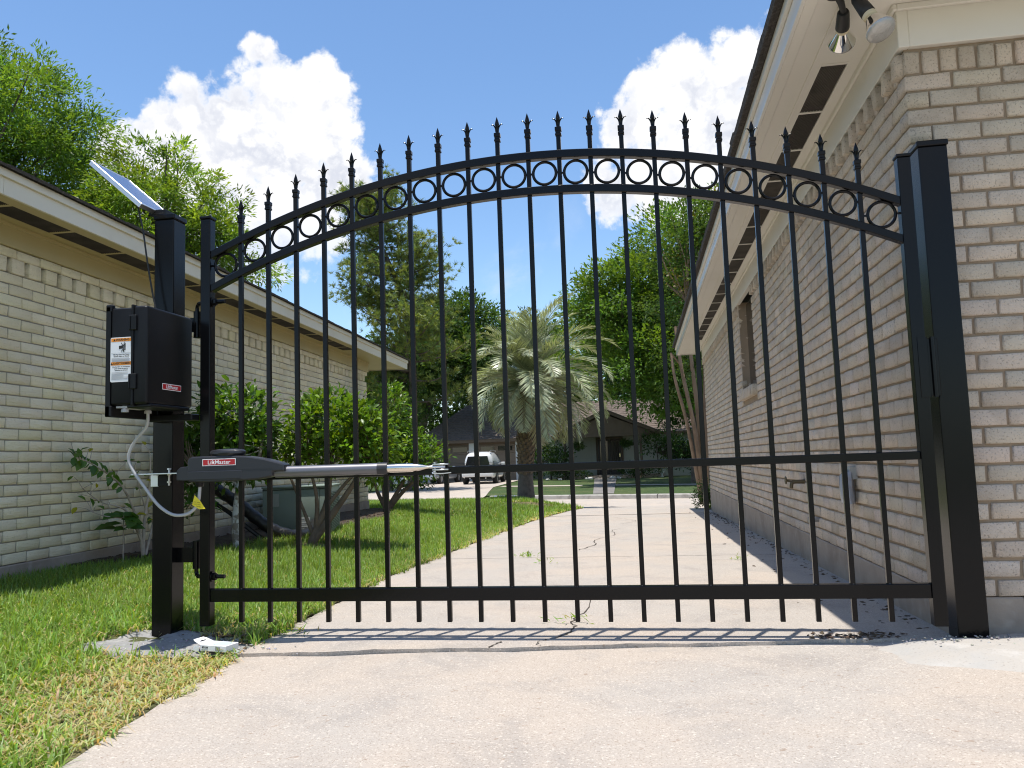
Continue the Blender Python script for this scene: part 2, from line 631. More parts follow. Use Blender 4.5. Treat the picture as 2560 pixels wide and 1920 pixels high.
# apron and road
bm = BM()
ap = [(0.45, 14.27, -0.318), (3.10, 14.27, -0.318), (5.6, 15.6, -0.47), (6.6, 16.2, -0.50), (-1.6, 18.6, -0.51), (-0.5, 16.3, -0.42)]
vs_ = [bm.verts.new(p) for p in ap]
bm.faces.new((vs_[0], vs_[1], vs_[2], vs_[5]))
bm.faces.new((vs_[5], vs_[2], vs_[3], vs_[4]))
tag(obj('driveway_apron', bm, M_['slab']), kind='structure')
bm = BM()
rw = []
for u in (-70, -30, -12, -4, 0, 6, 14, 40, 80):
    a = curb_frame(u, -7.6)
    b = curb_frame(u, -3.0)
    c = curb_frame(u, 0.10)
    rw.append([bm.verts.new((*a, -0.56)), bm.verts.new((*b, -0.515)), bm.verts.new((*c, -0.555))])
for a, b in zip(rw[:-1], rw[1:]):
    bm.faces.new((a[0], b[0], b[1], a[1]))
    bm.faces.new((a[1], b[1], b[2], a[2]))
tag(obj('road', bm, M_['road']), kind='structure')

# far kerb in cast lengths, one length carries the painted house number
M_['kerb'] = mat('kerb_concrete', (0.36, 0.34, 0.31), 0.9, var=[(5, 5, 0.4, 0.7, (0.22, 0.20, 0.18), 0.7)])
kerb = bpy.data.objects.new('kerb', None)
COL.objects.link(kerb)
kerb['kind'] = 'structure'
kerb.location = (-2.33, 23.67, 0)
kerb.rotation_euler = (0, 0, R_(-17.5))
for k in range(13):
    u0 = -1.35 + 3.0 * k if k >= 0 else 0
    bm = BM()
    prism(bm, [(0, -0.60), (0.02, -0.44), (0.05, -0.415), (0.18, -0.41), (0.18, -0.60)], u0 + 0.012, u0 + 2.988, 'x')
    obj('kerb_stone', bm, M_['kerb'], kerb)
for k in range(5):
    bm = BM()
    prism(bm, [(0, -0.60), (0.02, -0.44), (0.05, -0.415), (0.18, -0.41), (0.18, -0.60)], -10.9 - 3.0 * k + 0.012, -7.9 - 3.0 * k - 0.012, 'x')
    obj('kerb_stone', bm, M_['kerb'], kerb)
bm = BM()
prism(bm, [(0.0, -0.60), (0.05, -0.50), (0.18, -0.47), (0.18, -0.6)], -1.95, -1.36, 'x')
obj('kerb_stone', bm, M_['kerb'], kerb)
M_['kerb_paint'] = mat('kerb_paint', (0.55, 0.57, 0.62), 0.6, var=[(9, 3, 0.50, 0.56, (0.10, 0.16, 0.42), 0.9), (7, 3, 0.56, 0.62, (0.55, 0.10, 0.10), 0.9)])
bm = BM()
prism(bm, [(-0.006, -0.565), (0.014, -0.437), (0.046, -0.409), (0.06, -0.409), (0.06, -0.43), (0.03, -0.56)], -1.15, -0.35, 'x')
p = obj('painted_number_panel', bm, M_['kerb_paint'], kerb)

# ground across the street: lawn with a cross walk strip, drive and front walk
bm = BM()
pts = []
for u in (-70, -30, -10, -1.9, 4, 14, 40, 80):
    pts.append(curb_frame(u, 0.17))
top = [bm.verts.new((x, y, -0.415)) for x, y in pts]
far = [bm.verts.new((x * 1.0, 140, -0.38)) for x in (-160, -90, -40, -12, 20, 60, 110, 160)]
for a in range(len(top) - 1):
    bm.faces.new((top[a], top[a + 1], far[a + 1], far[a]))
tag(obj('far_lawn', bm, M_['opp_lawn']), kind='structure')
bm = BM()
quad(bm, (-10.3, 36.8, -0.40), (-3.55, 23.9, -0.54), (-5.15, 32.8, -0.395), (-7.1, 46.0, -0.385))
q = bm.faces[:] if False else None
bm2 = BM()
P = [(-12.9, 46.5, -0.372), (-10.6, 36.8, -0.39), (-9.6, 26.0, -0.404), (-3.75, 24.15, -0.404), (-4.35, 27.8, -0.395), (-5.15, 32.8, -0.392), (-5.7, 44.6, -0.372)]
bm.free()
V_ = [bm2.verts.new(p_) for p_ in P]
bm2.faces.new((V_[0], V_[1], V_[5], V_[6]))
bm2.faces.new((V_[1], V_[2], V_[4], V_[5]))
bm2.faces.new((V_[2], V_[3], V_[4]))
W_ = [bm2.verts.new((-9.78, 25.45, -0.552)), bm2.verts.new((-3.92, 23.62, -0.552))]
bm2.faces.new((V_[2], W_[0], W_[1], V_[3]))
tag(obj('far_driveway', bm2, M_['road']), kind='structure')
bm = BM()
quad(bm, (0.02, 23.55, -0.405), (0.72, 23.33, -0.405), (0.10, 41.6, -0.370), (-1.12, 41.6, -0.370))
tag(obj('front_path', bm, mat('path_concrete', (0.16, 0.15, 0.14), 0.9, var=[(3, 5, 0.4, 0.7, (0.26, 0.24, 0.22), 0.7)])), kind='structure')
bm = BM()
for (x0, y0, x1, y1) in ((-4.9, 33.1, -1.0, 31.2), (0.25, 30.7, 9.0, 26.4)):
    quad(bm, (x0, y0, -0.398), (x1, y1, -0.398), (x1, y1 + 1.1, -0.396), (x0, y0 + 1.1, -0.396))
tag(obj('sidewalk', bm, M_['road']), kind='structure')

# --- lawn terrain on this side
ys = np.concatenate([np.linspace(-8, 14.3, 120), np.linspace(14.5, 20.4, 36)])
ts = np.concatenate([np.linspace(0, 0.3, 22), np.linspace(0.33, 1, 24)])
YY, TT = np.meshgrid(ys, ts, indexing='ij')
XE = edge_x(YY) - 0.004
XX = XE + (-14.0 - XE) * TT ** 1.5
ZZ = lawn_z(XX, YY) + rng.normal(0, 0.003, XX.shape)
ny, nt = XX.shape
idx = np.arange(ny * nt).reshape(ny, nt)
F = np.stack([idx[:-1, :-1], idx[1:, :-1], idx[1:, 1:], idx[:-1, 1:]], -1).reshape(-1, 4)[:, ::-1]
V = np.stack([XX, YY, ZZ], -1).reshape(-1, 3)
# skirt along the edge
n0 = len(V)
sk = np.stack([XX[:, 0], YY[:, 0], ZZ[:, 0] - 0.3], -1)
V = np.concatenate([V, sk])
F2 = np.stack([idx[:-1, 0], n0 + np.arange(ny - 1), n0 + np.arange(1, ny), idx[1:, 0]], -1)
tag(link('lawn_soil', mesh_np('lawn_soil', V, np.concatenate([F, F2]), smooth=True), M_['lawn']), kind='structure')
# right of the house corner at the street
bm = BM()
gp = [(2.95, 12.25, -0.255), (6.5, 12.25, -0.2), (9, 15.8, -0.3), (5.2, 15.2, -0.40), (3.35, 14.2, -0.295), (3.12, 13.4, -0.28)]
bm.faces.new([bm.verts.new(p_) for p_ in gp])
tag(obj('verge_soil', bm, M_['lawn']), kind='structure')
# earth under the right-hand house and its side yard
bm = BM()
quad(bm, (3.0, -8, -0.16), (14, -8, -0.16), (14, 12.2, -0.42), (3.0, 12.2, -0.42))
tag(obj('side_yard', bm, M_['dirt']), kind='structure')

# mulch bed along the left wall
BED = [(1.9, 0.02), (2.4, 0.22), (3.0, 0.50), (4.0, 0.68), (6.0, 0.85), (8.0, 0.85), (9.3, 0.6), (9.8, 0.2)]
bm = BM()
prev = None
for y in np.linspace(1.9, 9.8, 60):
    x0 = float(wall_x(y)) - 0.05
    x1 = float(wall_x(y)) + float(lerp_tab(y, BED)) + 0.03 * math.sin(y * 9)
    cur = []
    for k in range(6):
        x = x0 + (x1 - x0) * k / 5
        cur.append(bm.verts.new((x, y, float(lawn_z(x, y)) + 0.012 + 0.025 * math.sin(math.pi * k / 5) + random.uniform(-.008, .008))))
    if prev:
        for k in range(5):
            bm.faces.new((prev[k], prev[k + 1], cur[k + 1], cur[k]))
    prev = cur
tag(obj('mulch_bed', bm, M_['dirt'], smooth=True), kind='structure')

# cracks in the slabs: narrow open fissures
M_['crack'] = mat('crack_dark', (0.05, 0.04, 0.03), 0.95)
bm = BM()
for pl in ([(1.42, -0.09), (1.40, -0.02), (1.49, 0.12), (1.53, 0.3), (1.5, 0.5), (1.56, 0.9), (1.49, 1.5)], [(1.20, 4.3), (1.32, 4.9), (1.28, 5.5), (1.46, 6.2), (1.40, 7.0), (1.55, 7.4)],
           [(1.45, 8.3), (1.66, 9.0), (1.4, 9.9), (1.2, 10.4)], [(1.21, -0.13), (1.23, -0.02)]):
    pp = smooth_path([(x, y, 0) for x, y in pl], 7)
    pr = None
    for p_ in pp:
        x, y = p_.x + random.uniform(-.012, .012), p_.y
        z = float(drive_z(y)) + 0.0045
        wd = random.uniform(0.0015, 0.006)
        c_ = (bm.verts.new((x - wd, y, z)), bm.verts.new((x + wd, y, z)))
        if pr: bm.faces.new((pr[0], pr[1], c_[1], c_[0]))
        pr = c_
obj('crack', bm, M_['crack'], drive)['kind'] = 'stuff'
# dirt packed in the joints
bm = BM()
for y in (3.628, 7.406, 11.136):
    box(bm, -0.1, 3.1, y - 0.026, y + 0.026, -0.022 * y - 0.1, -0.022 * y - 0.008)
box(bm, 0.1, 3.3, -0.5, 0.3, -0.12, -0.05)
obj('joint_fill', bm, M_['dirt'], drive)['kind'] = 'stuff'

# ================================================================== BRICK HOUSES
def brick_np(L, H, D, seed, rough=0.0017):
    """front face towards -y at y=0, 18 triangles, worn arrises"""
    g = np.random.default_rng(seed)
    b = min(0.006, L * 0.12)
    V = [(0, D, 0), (L, D, 0), (L, D, H), (0, D, H), (0, b * .8, 0), (L, b * .8, 0), (L, b * .8, H), (0, b * .8, H), (b, 0, b), (L - b, 0, b), (L - b, 0, H - b), (b, 0, H - b)]
    V = np.array(V, float)
    V[4:] += g.normal(0, rough, (8, 3)) * np.array([1, 1.3, 1])
    F = [(8, 9, 10, 11), (4, 5, 9, 8), (5, 6, 10, 9), (6, 7, 11, 10), (7, 4, 8, 11), (0, 1, 5, 4), (1, 2, 6, 5), (2, 3, 7, 6), (3, 0, 4, 7)]
    return V, np.array(F)


_bm_cache = {}


def brick_mesh(L, H, D, var, mt, key):
    k = (round(L, 3), round(H, 3), round(D, 3), var, key)
    if k not in _bm_cache:
        V, F = brick_np(L, H, D, var * 31 + 5)
        me = mesh_np('brick', V, F)
        me.materials.append(mt)
        _bm_cache[k] = me
    return _bm_cache[k]


def rot_z(V, a):
    c, s = math.cos(a), math.sin(a)
    return np.stack([V[:, 0] * c - V[:, 1] * s, V[:, 0] * s + V[:, 1] * c, V[:, 2]], 1)


def seen(P):
    d = Vector(P) - CAM
    z = d.dot(CF)
    if z < 0.3: return None
    x, y = d.dot(CR) / z * 0.786, d.dot(CU) / z * 0.786
    return (abs(x) < 0.53 and abs(y) < 0.41), z


def lay_bricks(house, recs, mt_obj, mt_stuff, palette, key, nparts=300):
    """recs: (x,y,z, angle, L,H,D) in house-local coordinates"""
    Mh = Matrix.Translation(house.location) @ Matrix.Rotation(house.rotation_euler[2], 4, 'Z')
    sc = []
    for i, (x, y, z, a, L, H, D) in enumerate(recs):
        c = Mh @ Vector((x + math.cos(a) * L / 2, y + math.sin(a) * L / 2, z + H / 2))
        n = Matrix.Rotation(a, 3, 'Z') @ Vector((0, -1, 0))
        n = Mh.to_3x3() @ n
        s = seen(c)
        v = (CAM - c)
        ar = L * H * max(0.0, v.normalized().dot(n)) / v.length_squared
        sc.append(ar if (s and s[0]) else ar * 1e-4)
    order = sorted(range(len(recs)), key=lambda i: -sc[i])
    tops = set(order[:nparts])
    Vs, Fs, Ts, off = [], [], [], 0
    for i, (x, y, z, a, L, H, D) in enumerate(recs):
        colr = palette(i)
        var = (i * 7) % 5
        if i in tops:
            o = bpy.data.objects.new('brick', brick_mesh(L, H, D, var, mt_obj, key))
            COL.objects.link(o)
            o.parent = house
            o.location = (x + random.uniform(-.0008, .0008), y + random.uniform(-.0008, .0008), z + random.uniform(-.0012, .0012))
            o.rotation_euler = (0, random.uniform(-.004, .004), a)
            o.color = (*colr, 1)
        else:
            V, F = brick_np(L, H, D, i)
            V = rot_z(V, a) + np.array([x, y, z])
            Vs.append(V)
            Fs.append(F + off)
            off += len(V)
            Ts.append(np.tile(colr, (len(V), 1)))
    if Vs:
        o = link('brickwork', mesh_np('brickwork', np.concatenate(Vs), np.concatenate(Fs), np.concatenate(Ts)), mt_stuff, house)
        o['kind'] = 'stuff'


def courses(z0, nrow, pitch, joint, length, y_of, holes=(), first=0.0):
    """yield (s0, s1, z) intervals along the wall for running bond with openings"""
    for k in range(nrow):
        yield k, z0 + k * pitch


# ---------------------------------------------------------------- right-hand house
hR = thing('brick_house', 'pale tan brick house with white eaves at the right of the driveway', 'house', (3.12, 0.18, 0), R_(0.55))
tb = [(110, 4, 0.54, 0.68, (0.20, 0.16, 0.125), 0.60), (9, 5, 0.48, 0.72, (0.34, 0.27, 0.20), 0.35), (1.1, 4, 0.5, 0.7, (0.40, 0.335, 0.265), 0.35)]
bump_r = [(150, 0.9, 0.006), (28, 0.5, 0.008)]
M_['brick_r'] = mat('tan_brick', (0.60, 0.50, 0.395), 0.9, bump=bump_r, var=tb, objcol=True, coords='World')
M_['brick_r_s'] = mat('tan_brickwork', (0.60, 0.50, 0.395), 0.9, bump=bump_r, var=tb, tint=True, coords='World')
M_['mortar_r'] = mat('brown_mortar', (0.33, 0.25, 0.175), 0.95, bump=[(120, 0.5, 0.004)], var=[(7, 4, 0.4, 0.7, (0.25, 0.19, 0.13), 0.6)], coords='World')
M_['trim_r'] = mat('ivory_trim_paint', (0.74, 0.70, 0.63), 0.45, var=[(1.5, 5, 0.4, 0.7, (0.68, 0.63, 0.55), 0.5)], bump=[(14, 0.05, 0.004)])
M_['drip'] = mat('painted_fascia', (0.74, 0.71, 0.66), 0.22)
M_['shingle'] = mat('asphalt_shingle', (0.050, 0.043, 0.038), 0.95, var=[(45, 3, 0.45, 0.65, (0.11, 0.095, 0.085), 0.6)], bump=[(90, 0.7, 0.005)])
M_['screen'] = mat('vent_screen', (0.055, 0.046, 0.038), 0.9, var=[(4, 3, 0.4, 0.6, (0.10, 0.085, 0.07), 0.6)])
M_['glass_dark'] = mat('dark_glass', (0.012, 0.014, 0.016), 0.06, spec=0.7)
M_['white_frame'] = mat('white_frame', (0.78, 0.78, 0.76), 0.4)

PR, BHR, LR = 0.0795, 0.0665, 0.207
JR = 0.0125
ZB = 0.150
WY0, WY1, WZ0, WZ1 = 5.11, 6.27, 1.535, 2.57
LEN_R = 11.75
recs = []
# side wall (faces -x): bricks placed from far end, angle -90
def side_R(y0, y1, z, D=0.055, x=0.0, H=BHR):
    recs.append((x, y1, z, -math.pi / 2, y1 - y0, H, D))
def front_R(x0, x1, z, D=0.055, H=BHR, y=0.0):
    recs.append((x0, y, z, 0.0, x1 - x0, H, D))
for k in range(29):
    z = ZB + k * PR
    if k % 2 == 0:
        front_R(0.0, LR - JR, z, 0.095)            # corner brick laid along the front
        xs0, ys0 = LR, 0.1035
    else:
        side_R(0.0, LR - JR, z, 0.095)
        xs0, ys0 = 0.1035, LR
    x = xs0
    while x < 1.55:
        front_R(x, x + LR - JR, z)
        x += LR
    ints = [(ys0, LEN_R)]
    if z + BHR > WZ0 - 0.13 and z < WZ1:
        hz0, hz1 = (WY0, WY1) if z > WZ0 - 0.03 else (WY0 - 0.03, WY1 + 0.03)
        ints = [(ys0, hz0), (hz1, LEN_R)]
    for (a, b) in ints:
        y = ys0
        while y < b:
            s0, s1 = max(y, a), min(y + LR - JR, b)
            if s1 - s0 > 0.025:
                side_R(s0, s1, z)
            y += LR
# soldier/rowlock band under the frieze: flush on the front, every other one proud on the side
zs = ZB + 29 * PR
x = 0.006
i = 0
while x < 1.5:
    dy = random.uniform(-0.010, 0.004)
    recs.append((x, dy, zs + random.uniform(-.003, .003), 0.0, 0.066, 0.100, 0.055))
    x += 0.0775
    i += 1
y = 0.02
i = 0
while y < LEN_R - 0.05:
    if not (WY0 - 0.06 < y < WY1 + 0.02):
        proud = (i % 2 == 0)
        recs.append((-0.028 if proud else 0.004, y + 0.064, zs, -math.pi / 2, 0.064, 0.100, 0.07))
    y += 0.0775
    i += 1
# window reveal bricks and sloping sill
z = WZ0 + 0.02
k = 0
while z < WZ1 - 0.05:
    recs.append((0.004, WY1 + 0.002, z, 0.0, 0.098, BHR, 0.05))
    z += PR
for k in range(15):
    recs.append((-0.048, WY0 - 0.02 + (k + 1) * 0.0785, WZ0 - 0.135, -math.pi / 2, 0.068, 0.105 + 0.006, 0.16))


def pal_R(i):
    g = np.random.default_rng(i + 11)
    v = g.normal(1.0, 0.075)
    return (v * g.normal(1, .015), v, v * g.normal(1, .02))


lay_bricks(hR, recs, M_['brick_r'], M_['brick_r_s'], pal_R, 'R')
bm = BM()
mx = 0.012
box(bm, mx, 0.2, 0.013, WY0 + 0.18 - 0.18, ZB, 2.60)
box(bm, mx, 0.2, WY1, LEN_R, ZB, 2.60)
box(bm, mx, 0.2, WY0, WY1, ZB, WZ0 - 0.03)
box(bm, 0.2, 1.7, 0.0125, 0.2, ZB, 2.60)
box(bm, 0.2, 8.0, LEN_R - 0.2, LEN_R - 0.005, ZB, 2.6)
box(bm, 1.7, 8.0, 0.0125, 0.2, ZB, 2.60)
obj('wall', bm, M_['mortar_r'], hR)
bm = BM()
box(bm, -0.004, 0.3, -0.006, LEN_R, -0.6, ZB - 0.004, 0.006)
box(bm, 0.3, 8.0, -0.006, 0.3, -0.6, ZB - 0.004)
obj('foundation', bm, M_['foundation'], hR)
# window
bm = BM()
for a in ((WY0 + .002, WY0 + 0.035), (WY1 - 0.04, WY1 - .002)):
    box(bm, 0.098, 0.135, a[0], a[1], WZ0 - 0.02, WZ1, 0.003)
box(bm, 0.098, 0.135, WY0 + 0.035, WY1 - 0.04, WZ0 - 0.02, WZ0 + 0.02, 0.003)
win = obj('window', bm, M_['white_frame'], hR)
bm = BM()
box(bm, 0.093, 0.097, WY0 + 0.004, WY1 - 0.042, WZ0 + 0.006, 2.56)
obj('pane', bm, M_['glass_dark'], win)
# frieze, soffit, fascia, roof
bm = BM()
box(bm, -0.018, 0.03, -0.018, LEN_R + 0.05, 2.572, 2.775, 0.003)
box(bm, 0.03, 8.0, -0.018, 0.03, 2.572, 2.775, 0.003)
obj('frieze_board', bm, M_['trim_r'], hR)
EX, EY0, EY1 = -0.455, -0.50, 12.5
SZ = 2.770
VX0, VX1, VY0, VY1 = -0.225, -0.095, 0.50, 10.6
bm = BM()
box(bm, EX + 0.02, VX0, EY0, EY1, SZ, SZ + 0.02)
box(bm, VX1, -0.005, 0.0, EY1, SZ, SZ + 0.02)
box(bm, VX0, VX1, EY0, VY0, SZ, SZ + 0.02)
box(bm, VX0, VX1, VY1, EY1, SZ, SZ + 0.02)
box(bm, VX1, 8.0, EY0, -0.0, SZ, SZ + 0.02)
box(bm, VX0 - 0.05, VX0 - 0.035, EY0, EY1, SZ - 0.006, SZ)
obj('soffit', bm, M_['trim_r'], hR)
# narrow mouldings that edge the soffit
bm = BM()
box(bm, -0.036, -0.018, -0.036, LEN_R, SZ - 0.03, SZ, 0.004)
box(bm, -0.018, 8.0, -0.036, -0.018, SZ - 0.03, SZ, 0.004)
box(bm, EX + 0.02, EX + 0.075, EY0, EY1, SZ - 0.016, SZ, 0.003)
obj('soffit_moulding', bm, M_['trim_r'], hR)
y = VY0
while y < VY1 - 0.1:
    y1 = min(y + 0.60, VY1)
    bm = BM()
    box(bm, VX0 + 0.004, VX1 - 0.004, y + 0.012, y1 - 0.012, SZ + 0.006, SZ + 0.012)
    n = 15
    for k in range(n):
        yy = VX0 + 0.006 + (VX1 - VX0 - 0.012) * k / (n - 1)
        box(bm, yy - 0.0016, yy + 0.0016, y + 0.012, y1 - 0.012, SZ + 0.001, SZ + 0.006)
    v = obj('soffit_vent', bm, M_['screen'], hR)
    bm = BM()
    box(bm, VX0, VX1, y - 0.012, y + 0.012, SZ - 0.002, SZ + 0.014)
    obj('vent_bar', bm, M_['trim_r'], v)
    y += 0.60
bm = BM()
box(bm, EX, EX + 0.02, EY0, EY1, SZ - 0.02, SZ + 0.125, 0.003)
box(bm, EX + 0.02, 8.0, EY0, EY0 + 0.02, SZ - 0.02, SZ + 0.125, 0.003)
box(bm, EX + 0.02, -0.0, EY1 - 0.02, EY1, SZ - 0.02, SZ + 0.125, 0.003)
obj('fascia', bm, M_['drip'], hR)
bm = BM()
box(bm, EX - 0.022, EX, EY0 - 0.022, EY1, SZ + 0.085, SZ + 0.135, 0.003)
box(bm, EX, 8.0, EY0 - 0.022, EY0, SZ + 0.085, SZ + 0.135, 0.003)
obj('drip_moulding', bm, M_['trim_r'], hR)


def roof(house, x_e, y0, y1, z0, run, pitch, sgn, th=0.028, back=8.0):
    """hip roof rising from the eave line x=x_e towards sgn*x"""
    x_r = x_e + sgn * run
    zr = z0 + run * pitch
    bm = BM()
    a, b = (x_e, y0, z0), (x_e, y1, z0)
    c, d = (x_r, y1 - run * .9, zr), (x_r, y0 + run * .9, zr)
    for dz in (0, th):
        pts = [Vector(p) + Vector((0, 0, dz)) for p in (a, b, c, d)]
        bm.faces.new([bm.verts.new(p) for p in pts])
        e = (x_e + sgn * 2 * run, y0, z0 + dz)
        f = (x_e + sgn * 2 * run, y1, z0 + dz)
        quad(bm, (a[0], a[1], a[2] + dz), (d[0], d[1], d[2] + dz), (x_r, y0 + run * .9, zr + dz), e) if False else bm.faces.new([bm.verts.new(p) for p in ((a[0], a[1], a[2] + dz), (d[0], d[1], d[2] + dz), e)])
        bm.faces.new([bm.verts.new(p) for p in ((b[0], b[1], b[2] + dz), (c[0], c[1], c[2] + dz), f)])
        bm.faces.new([bm.verts.new(p) for p in ((d[0], d[1], d[2] + dz), (c[0], c[1], c[2] + dz), f, e)])
    obj('roof', bm, M_['shingle'], house)
    # butt ends of the bottom shingle course, uneven
    bm = BM()
    y = y0
    while y < y1 - 0.05:
        w_ = min(random.uniform(0.14, 0.30), y1 - y)
        o_ = random.uniform(0, 0.008)
        xa, xb = sorted((x_e - sgn * (0.015 + o_), x_e + sgn * 0.25))
        M = Matrix.Translation((x_e, 0, z0)) @ Matrix.Rotation(-sgn * math.atan(pitch), 4, 'Y') @ Matrix.Translation((-x_e, 0, -z0))
        box(bm, xa, xb, y + 0.002, y + w_ - 0.002, z0 + 0.004, z0 + th + random.uniform(0.004, 0.012), 0, 1, M)
        y += w_
    o = obj('shingle_course', bm, M_['shingle'], house)
    o['kind'] = 'stuff'


roof(hR, EX - 0.045, EY0 - 0.045, EY1 + 0.03, SZ + 0.132, 4.4, 0.33, 1)

# ---------------------------------------------------------------- left-hand house
hL = thing('brick_house', 'cream brick house with a low eave along the left lawn', 'house', (-2.43, 1.26, 0), R_(2.7))
tb = [(70, 4, 0.55, 0.72, (0.48, 0.42, 0.29), 0.35), (2.0, 5, 0.45, 0.7, (0.60, 0.50, 0.31), 0.35)]
M_['rub'] = None


def split_face(name, **kw):
    mt = mat(name, (0.78, 0.685, 0.485), 0.85, var=tb, coords='World', **kw)
    t = mt.node_tree
    p = t.nodes['Principled BSDF']
    pos = N(t, 'ShaderNodeNewGeometry').outputs['Position']
    mp = N(t, 'ShaderNodeMapping')
    mp.inputs['Scale'].default_value = (9, 9, 42)
    t.links.new(pos, mp.inputs[0])
    h1 = NOISE(t, mp.outputs[0], 1.0, 5, 0.6, 1.2)
    b = N(t, 'ShaderNodeBump')
    b.inputs['Strength'].default_value = 0.75
    b.inputs['Distance'].default_value = 0.012
    t.links.new(h1, b.inputs['Height'])
    b2 = N(t, 'ShaderNodeBump')
    b2.inputs['Strength'].default_value = 0.35
    b2.inputs['Distance'].default_value = 0.003
    t.links.new(NOISE(t, pos, 180, 4), b2.inputs['Height'])
    t.links.new(b.outputs[0], b2.inputs['Normal'])
    t.links.new(b2.outputs[0], p.inputs['Normal'])
    return mt


M_['brick_l'] = split_face('cream_brick', objcol=True)
M_['brick_l_s'] = split_face('cream_brickwork', tint=True)
M_['mortar_l'] = mat('grey_mortar', (0.27, 0.245, 0.20), 0.95, bump=[(120, 0.4, 0.003)])
M_['trim_l'] = mat('olive_trim_paint', (0.52, 0.42, 0.21), 0.5, var=[(1.2, 5, 0.4, 0.7, (0.45, 0.36, 0.19), 0.5)])
M_['fascia_l'] = mat('cream_fascia_paint', (0.70, 0.64, 0.51), 0.45, var=[(1.6, 6, 0.4, 0.75, (0.60, 0.52, 0.37), 0.6)])
PL, BHL, LL, JL = 0.0777, 0.0695, 0.2325, 0.008
ZL = 0.193
S0, S1 = -2.2, 8.42
recs = []
def left_b(s0, s1, z, H=BHL, x=0.0, D=0.05):
    recs.append((x, s0, z, math.pi / 2, s1 - s0, H, D))
for k in range(26):
    z = ZL + k * PL
    s = S0 + (0.0632 + 0.0115 - 0.0 if k % 2 else -LL / 2 + 0.0632)
    while s < S1:
        a, b = max(s, S0), min(s + LL - JL, S1)
        if b - a > 0.03: left_b(a, b, z)
        s += LL
zt = ZL + 26 * PL
s = S0 + 0.04
while s < S1 - 0.12:
    left_b(s, s + 0.125, zt, 0.102, 0.010, 0.06)
    left_b(s + 0.128, s + 0.169, zt, 0.100, -0.075, 0.03)
    s += 0.172
s = S0
while s < S1:
    left_b(s, min(s + LL - JL, S1), zt + 0.108, 0.060, 0.012, 0.06)
    s += LL
# end wall (faces away down the street) in view only at its arris
def pal_L(i):
    g = np.random.default_rng(i + 911)
    v = g.normal(1.0, 0.04)
    return (v, v * g.normal(1, .01), v * g.normal(1, .03))
lay_bricks(hL, recs, M_['brick_l'], M_['brick_l_s'], pal_L, 'L')
bm = BM()
box(bm, -0.3, -0.008, S0, S1 - 0.004, ZL, zt - 0.004)
box(bm, -0.3, -0.008, S0, S1 - 0.004, zt + 0.103, 2.42)
box(bm, -0.3, -0.078, S0, S1 - 0.004, zt - 0.004, zt + 0.103)
box(bm, -7.0, -0.3, S1 - 0.3, S1 - 0.004, ZL, 2.42)
obj('wall', bm, M_['mortar_l'], hL)
bm = BM()
box(bm, -0.35, 0.012, S0 - 3, S1 + 0.006, -0.5, ZL - 0.004, 0.006)
box(bm, -7.0, -0.35, S1 - 0.35, S1 + 0.006, -0.5, ZL - 0.004)
obj('foundation', bm, M_['foundation'], hL)
bm = BM()
box(bm, -0.03, 0.022, S0, S1 + 0.05, 2.388, 2.552, 0.003)
box(bm, 0.022, 0.034, S0, S1 + 0.05, 2.525, 2.552, 0.003)
box(bm, -7.0, -0.03, S1 - 0.03, S1 + 0.05, 2.388, 2.552)
obj('frieze_board', bm, M_['trim_l'], hL)
LZ = 2.552
LX0, LX1, LV1 = 0.114, 0.300, 6.86
LE = 0.437
LS1 = 9.56
bm = BM()
box(bm, -0.03, LX0, S0 - 2, LS1, LZ, LZ + 0.02)
box(bm, LX1, LE - 0.02, S0 - 2, LS1, LZ, LZ + 0.02)
box(bm, LX0, LX1, LV1, LS1, LZ, LZ + 0.02)
box(bm, -7, -0.03, S1, LS1, LZ, LZ + 0.02)
obj('soffit', bm, M_['trim_l'], hL)
y = -2.16
while y < LV1 - 0.05:
    y1 = min(y + 0.62, LV1)
    bm = BM()
    box(bm, LX0, LX1, y + 0.012, y1 - 0.012, LZ + 0.008, LZ + 0.014)
    for k in range(13):
        yy = LX0 + 0.006 + (LX1 - LX0 - 0.012) * k / 12
        box(bm, yy - 0.0018, yy + 0.0018, y + 0.012, y1 - 0.012, LZ + 0.002, LZ + 0.008)
    v = obj('soffit_vent', bm, M_['screen'], hL)
    bm = BM()
    box(bm, LX0, LX1, y - 0.02, y + 0.012, LZ + 0.001, LZ + 0.016)
    obj('vent_bar', bm, M_['trim_l'], v)
    y += 0.62
bm = BM()
y = S0 - 2
while y < LS1:
    y1 = min(y + 3.66, LS1)
    box(bm, LE - 0.02, LE, y + 0.001, y1 - 0.001, LZ - 0.012, LZ + 0.128, 0.002)
    y = y1
box(bm, -7, LE - 0.02, LS1 - 0.02, LS1, LZ - 0.012, LZ + 0.128, 0.002)
obj('fascia', bm, M_['fascia_l'], hL)
bm = BM()
y = S0 - 1.1
while y < LS1:
    y1 = min(y + 2.44, LS1)
    box(bm, LE, LE + 0.018, y + 0.0015, y1 - 0.0015, LZ + 0.098, LZ + 0.150, 0.002)
    y = y1
obj('fascia_trim', bm, M_['fascia_l'], hL)
roof(hL, LE + 0.03, S0 - 2, LS1 + 0.03, LZ + 0.150, 4.2, 0.33, -1, 0.014)

# ================================================================== GATE
BLK = M_['black']
gate = thing('driveway_gate', 'black arched steel gate with spear finials across the driveway', 'gate', (0, 0, 0))
XC, ARC_R, ARC_TOP = 1.425, 3.745, 2.187


def arc_z(x, top):
    return top - ARC_R + math.sqrt(ARC_R ** 2 - (x - XC) ** 2)


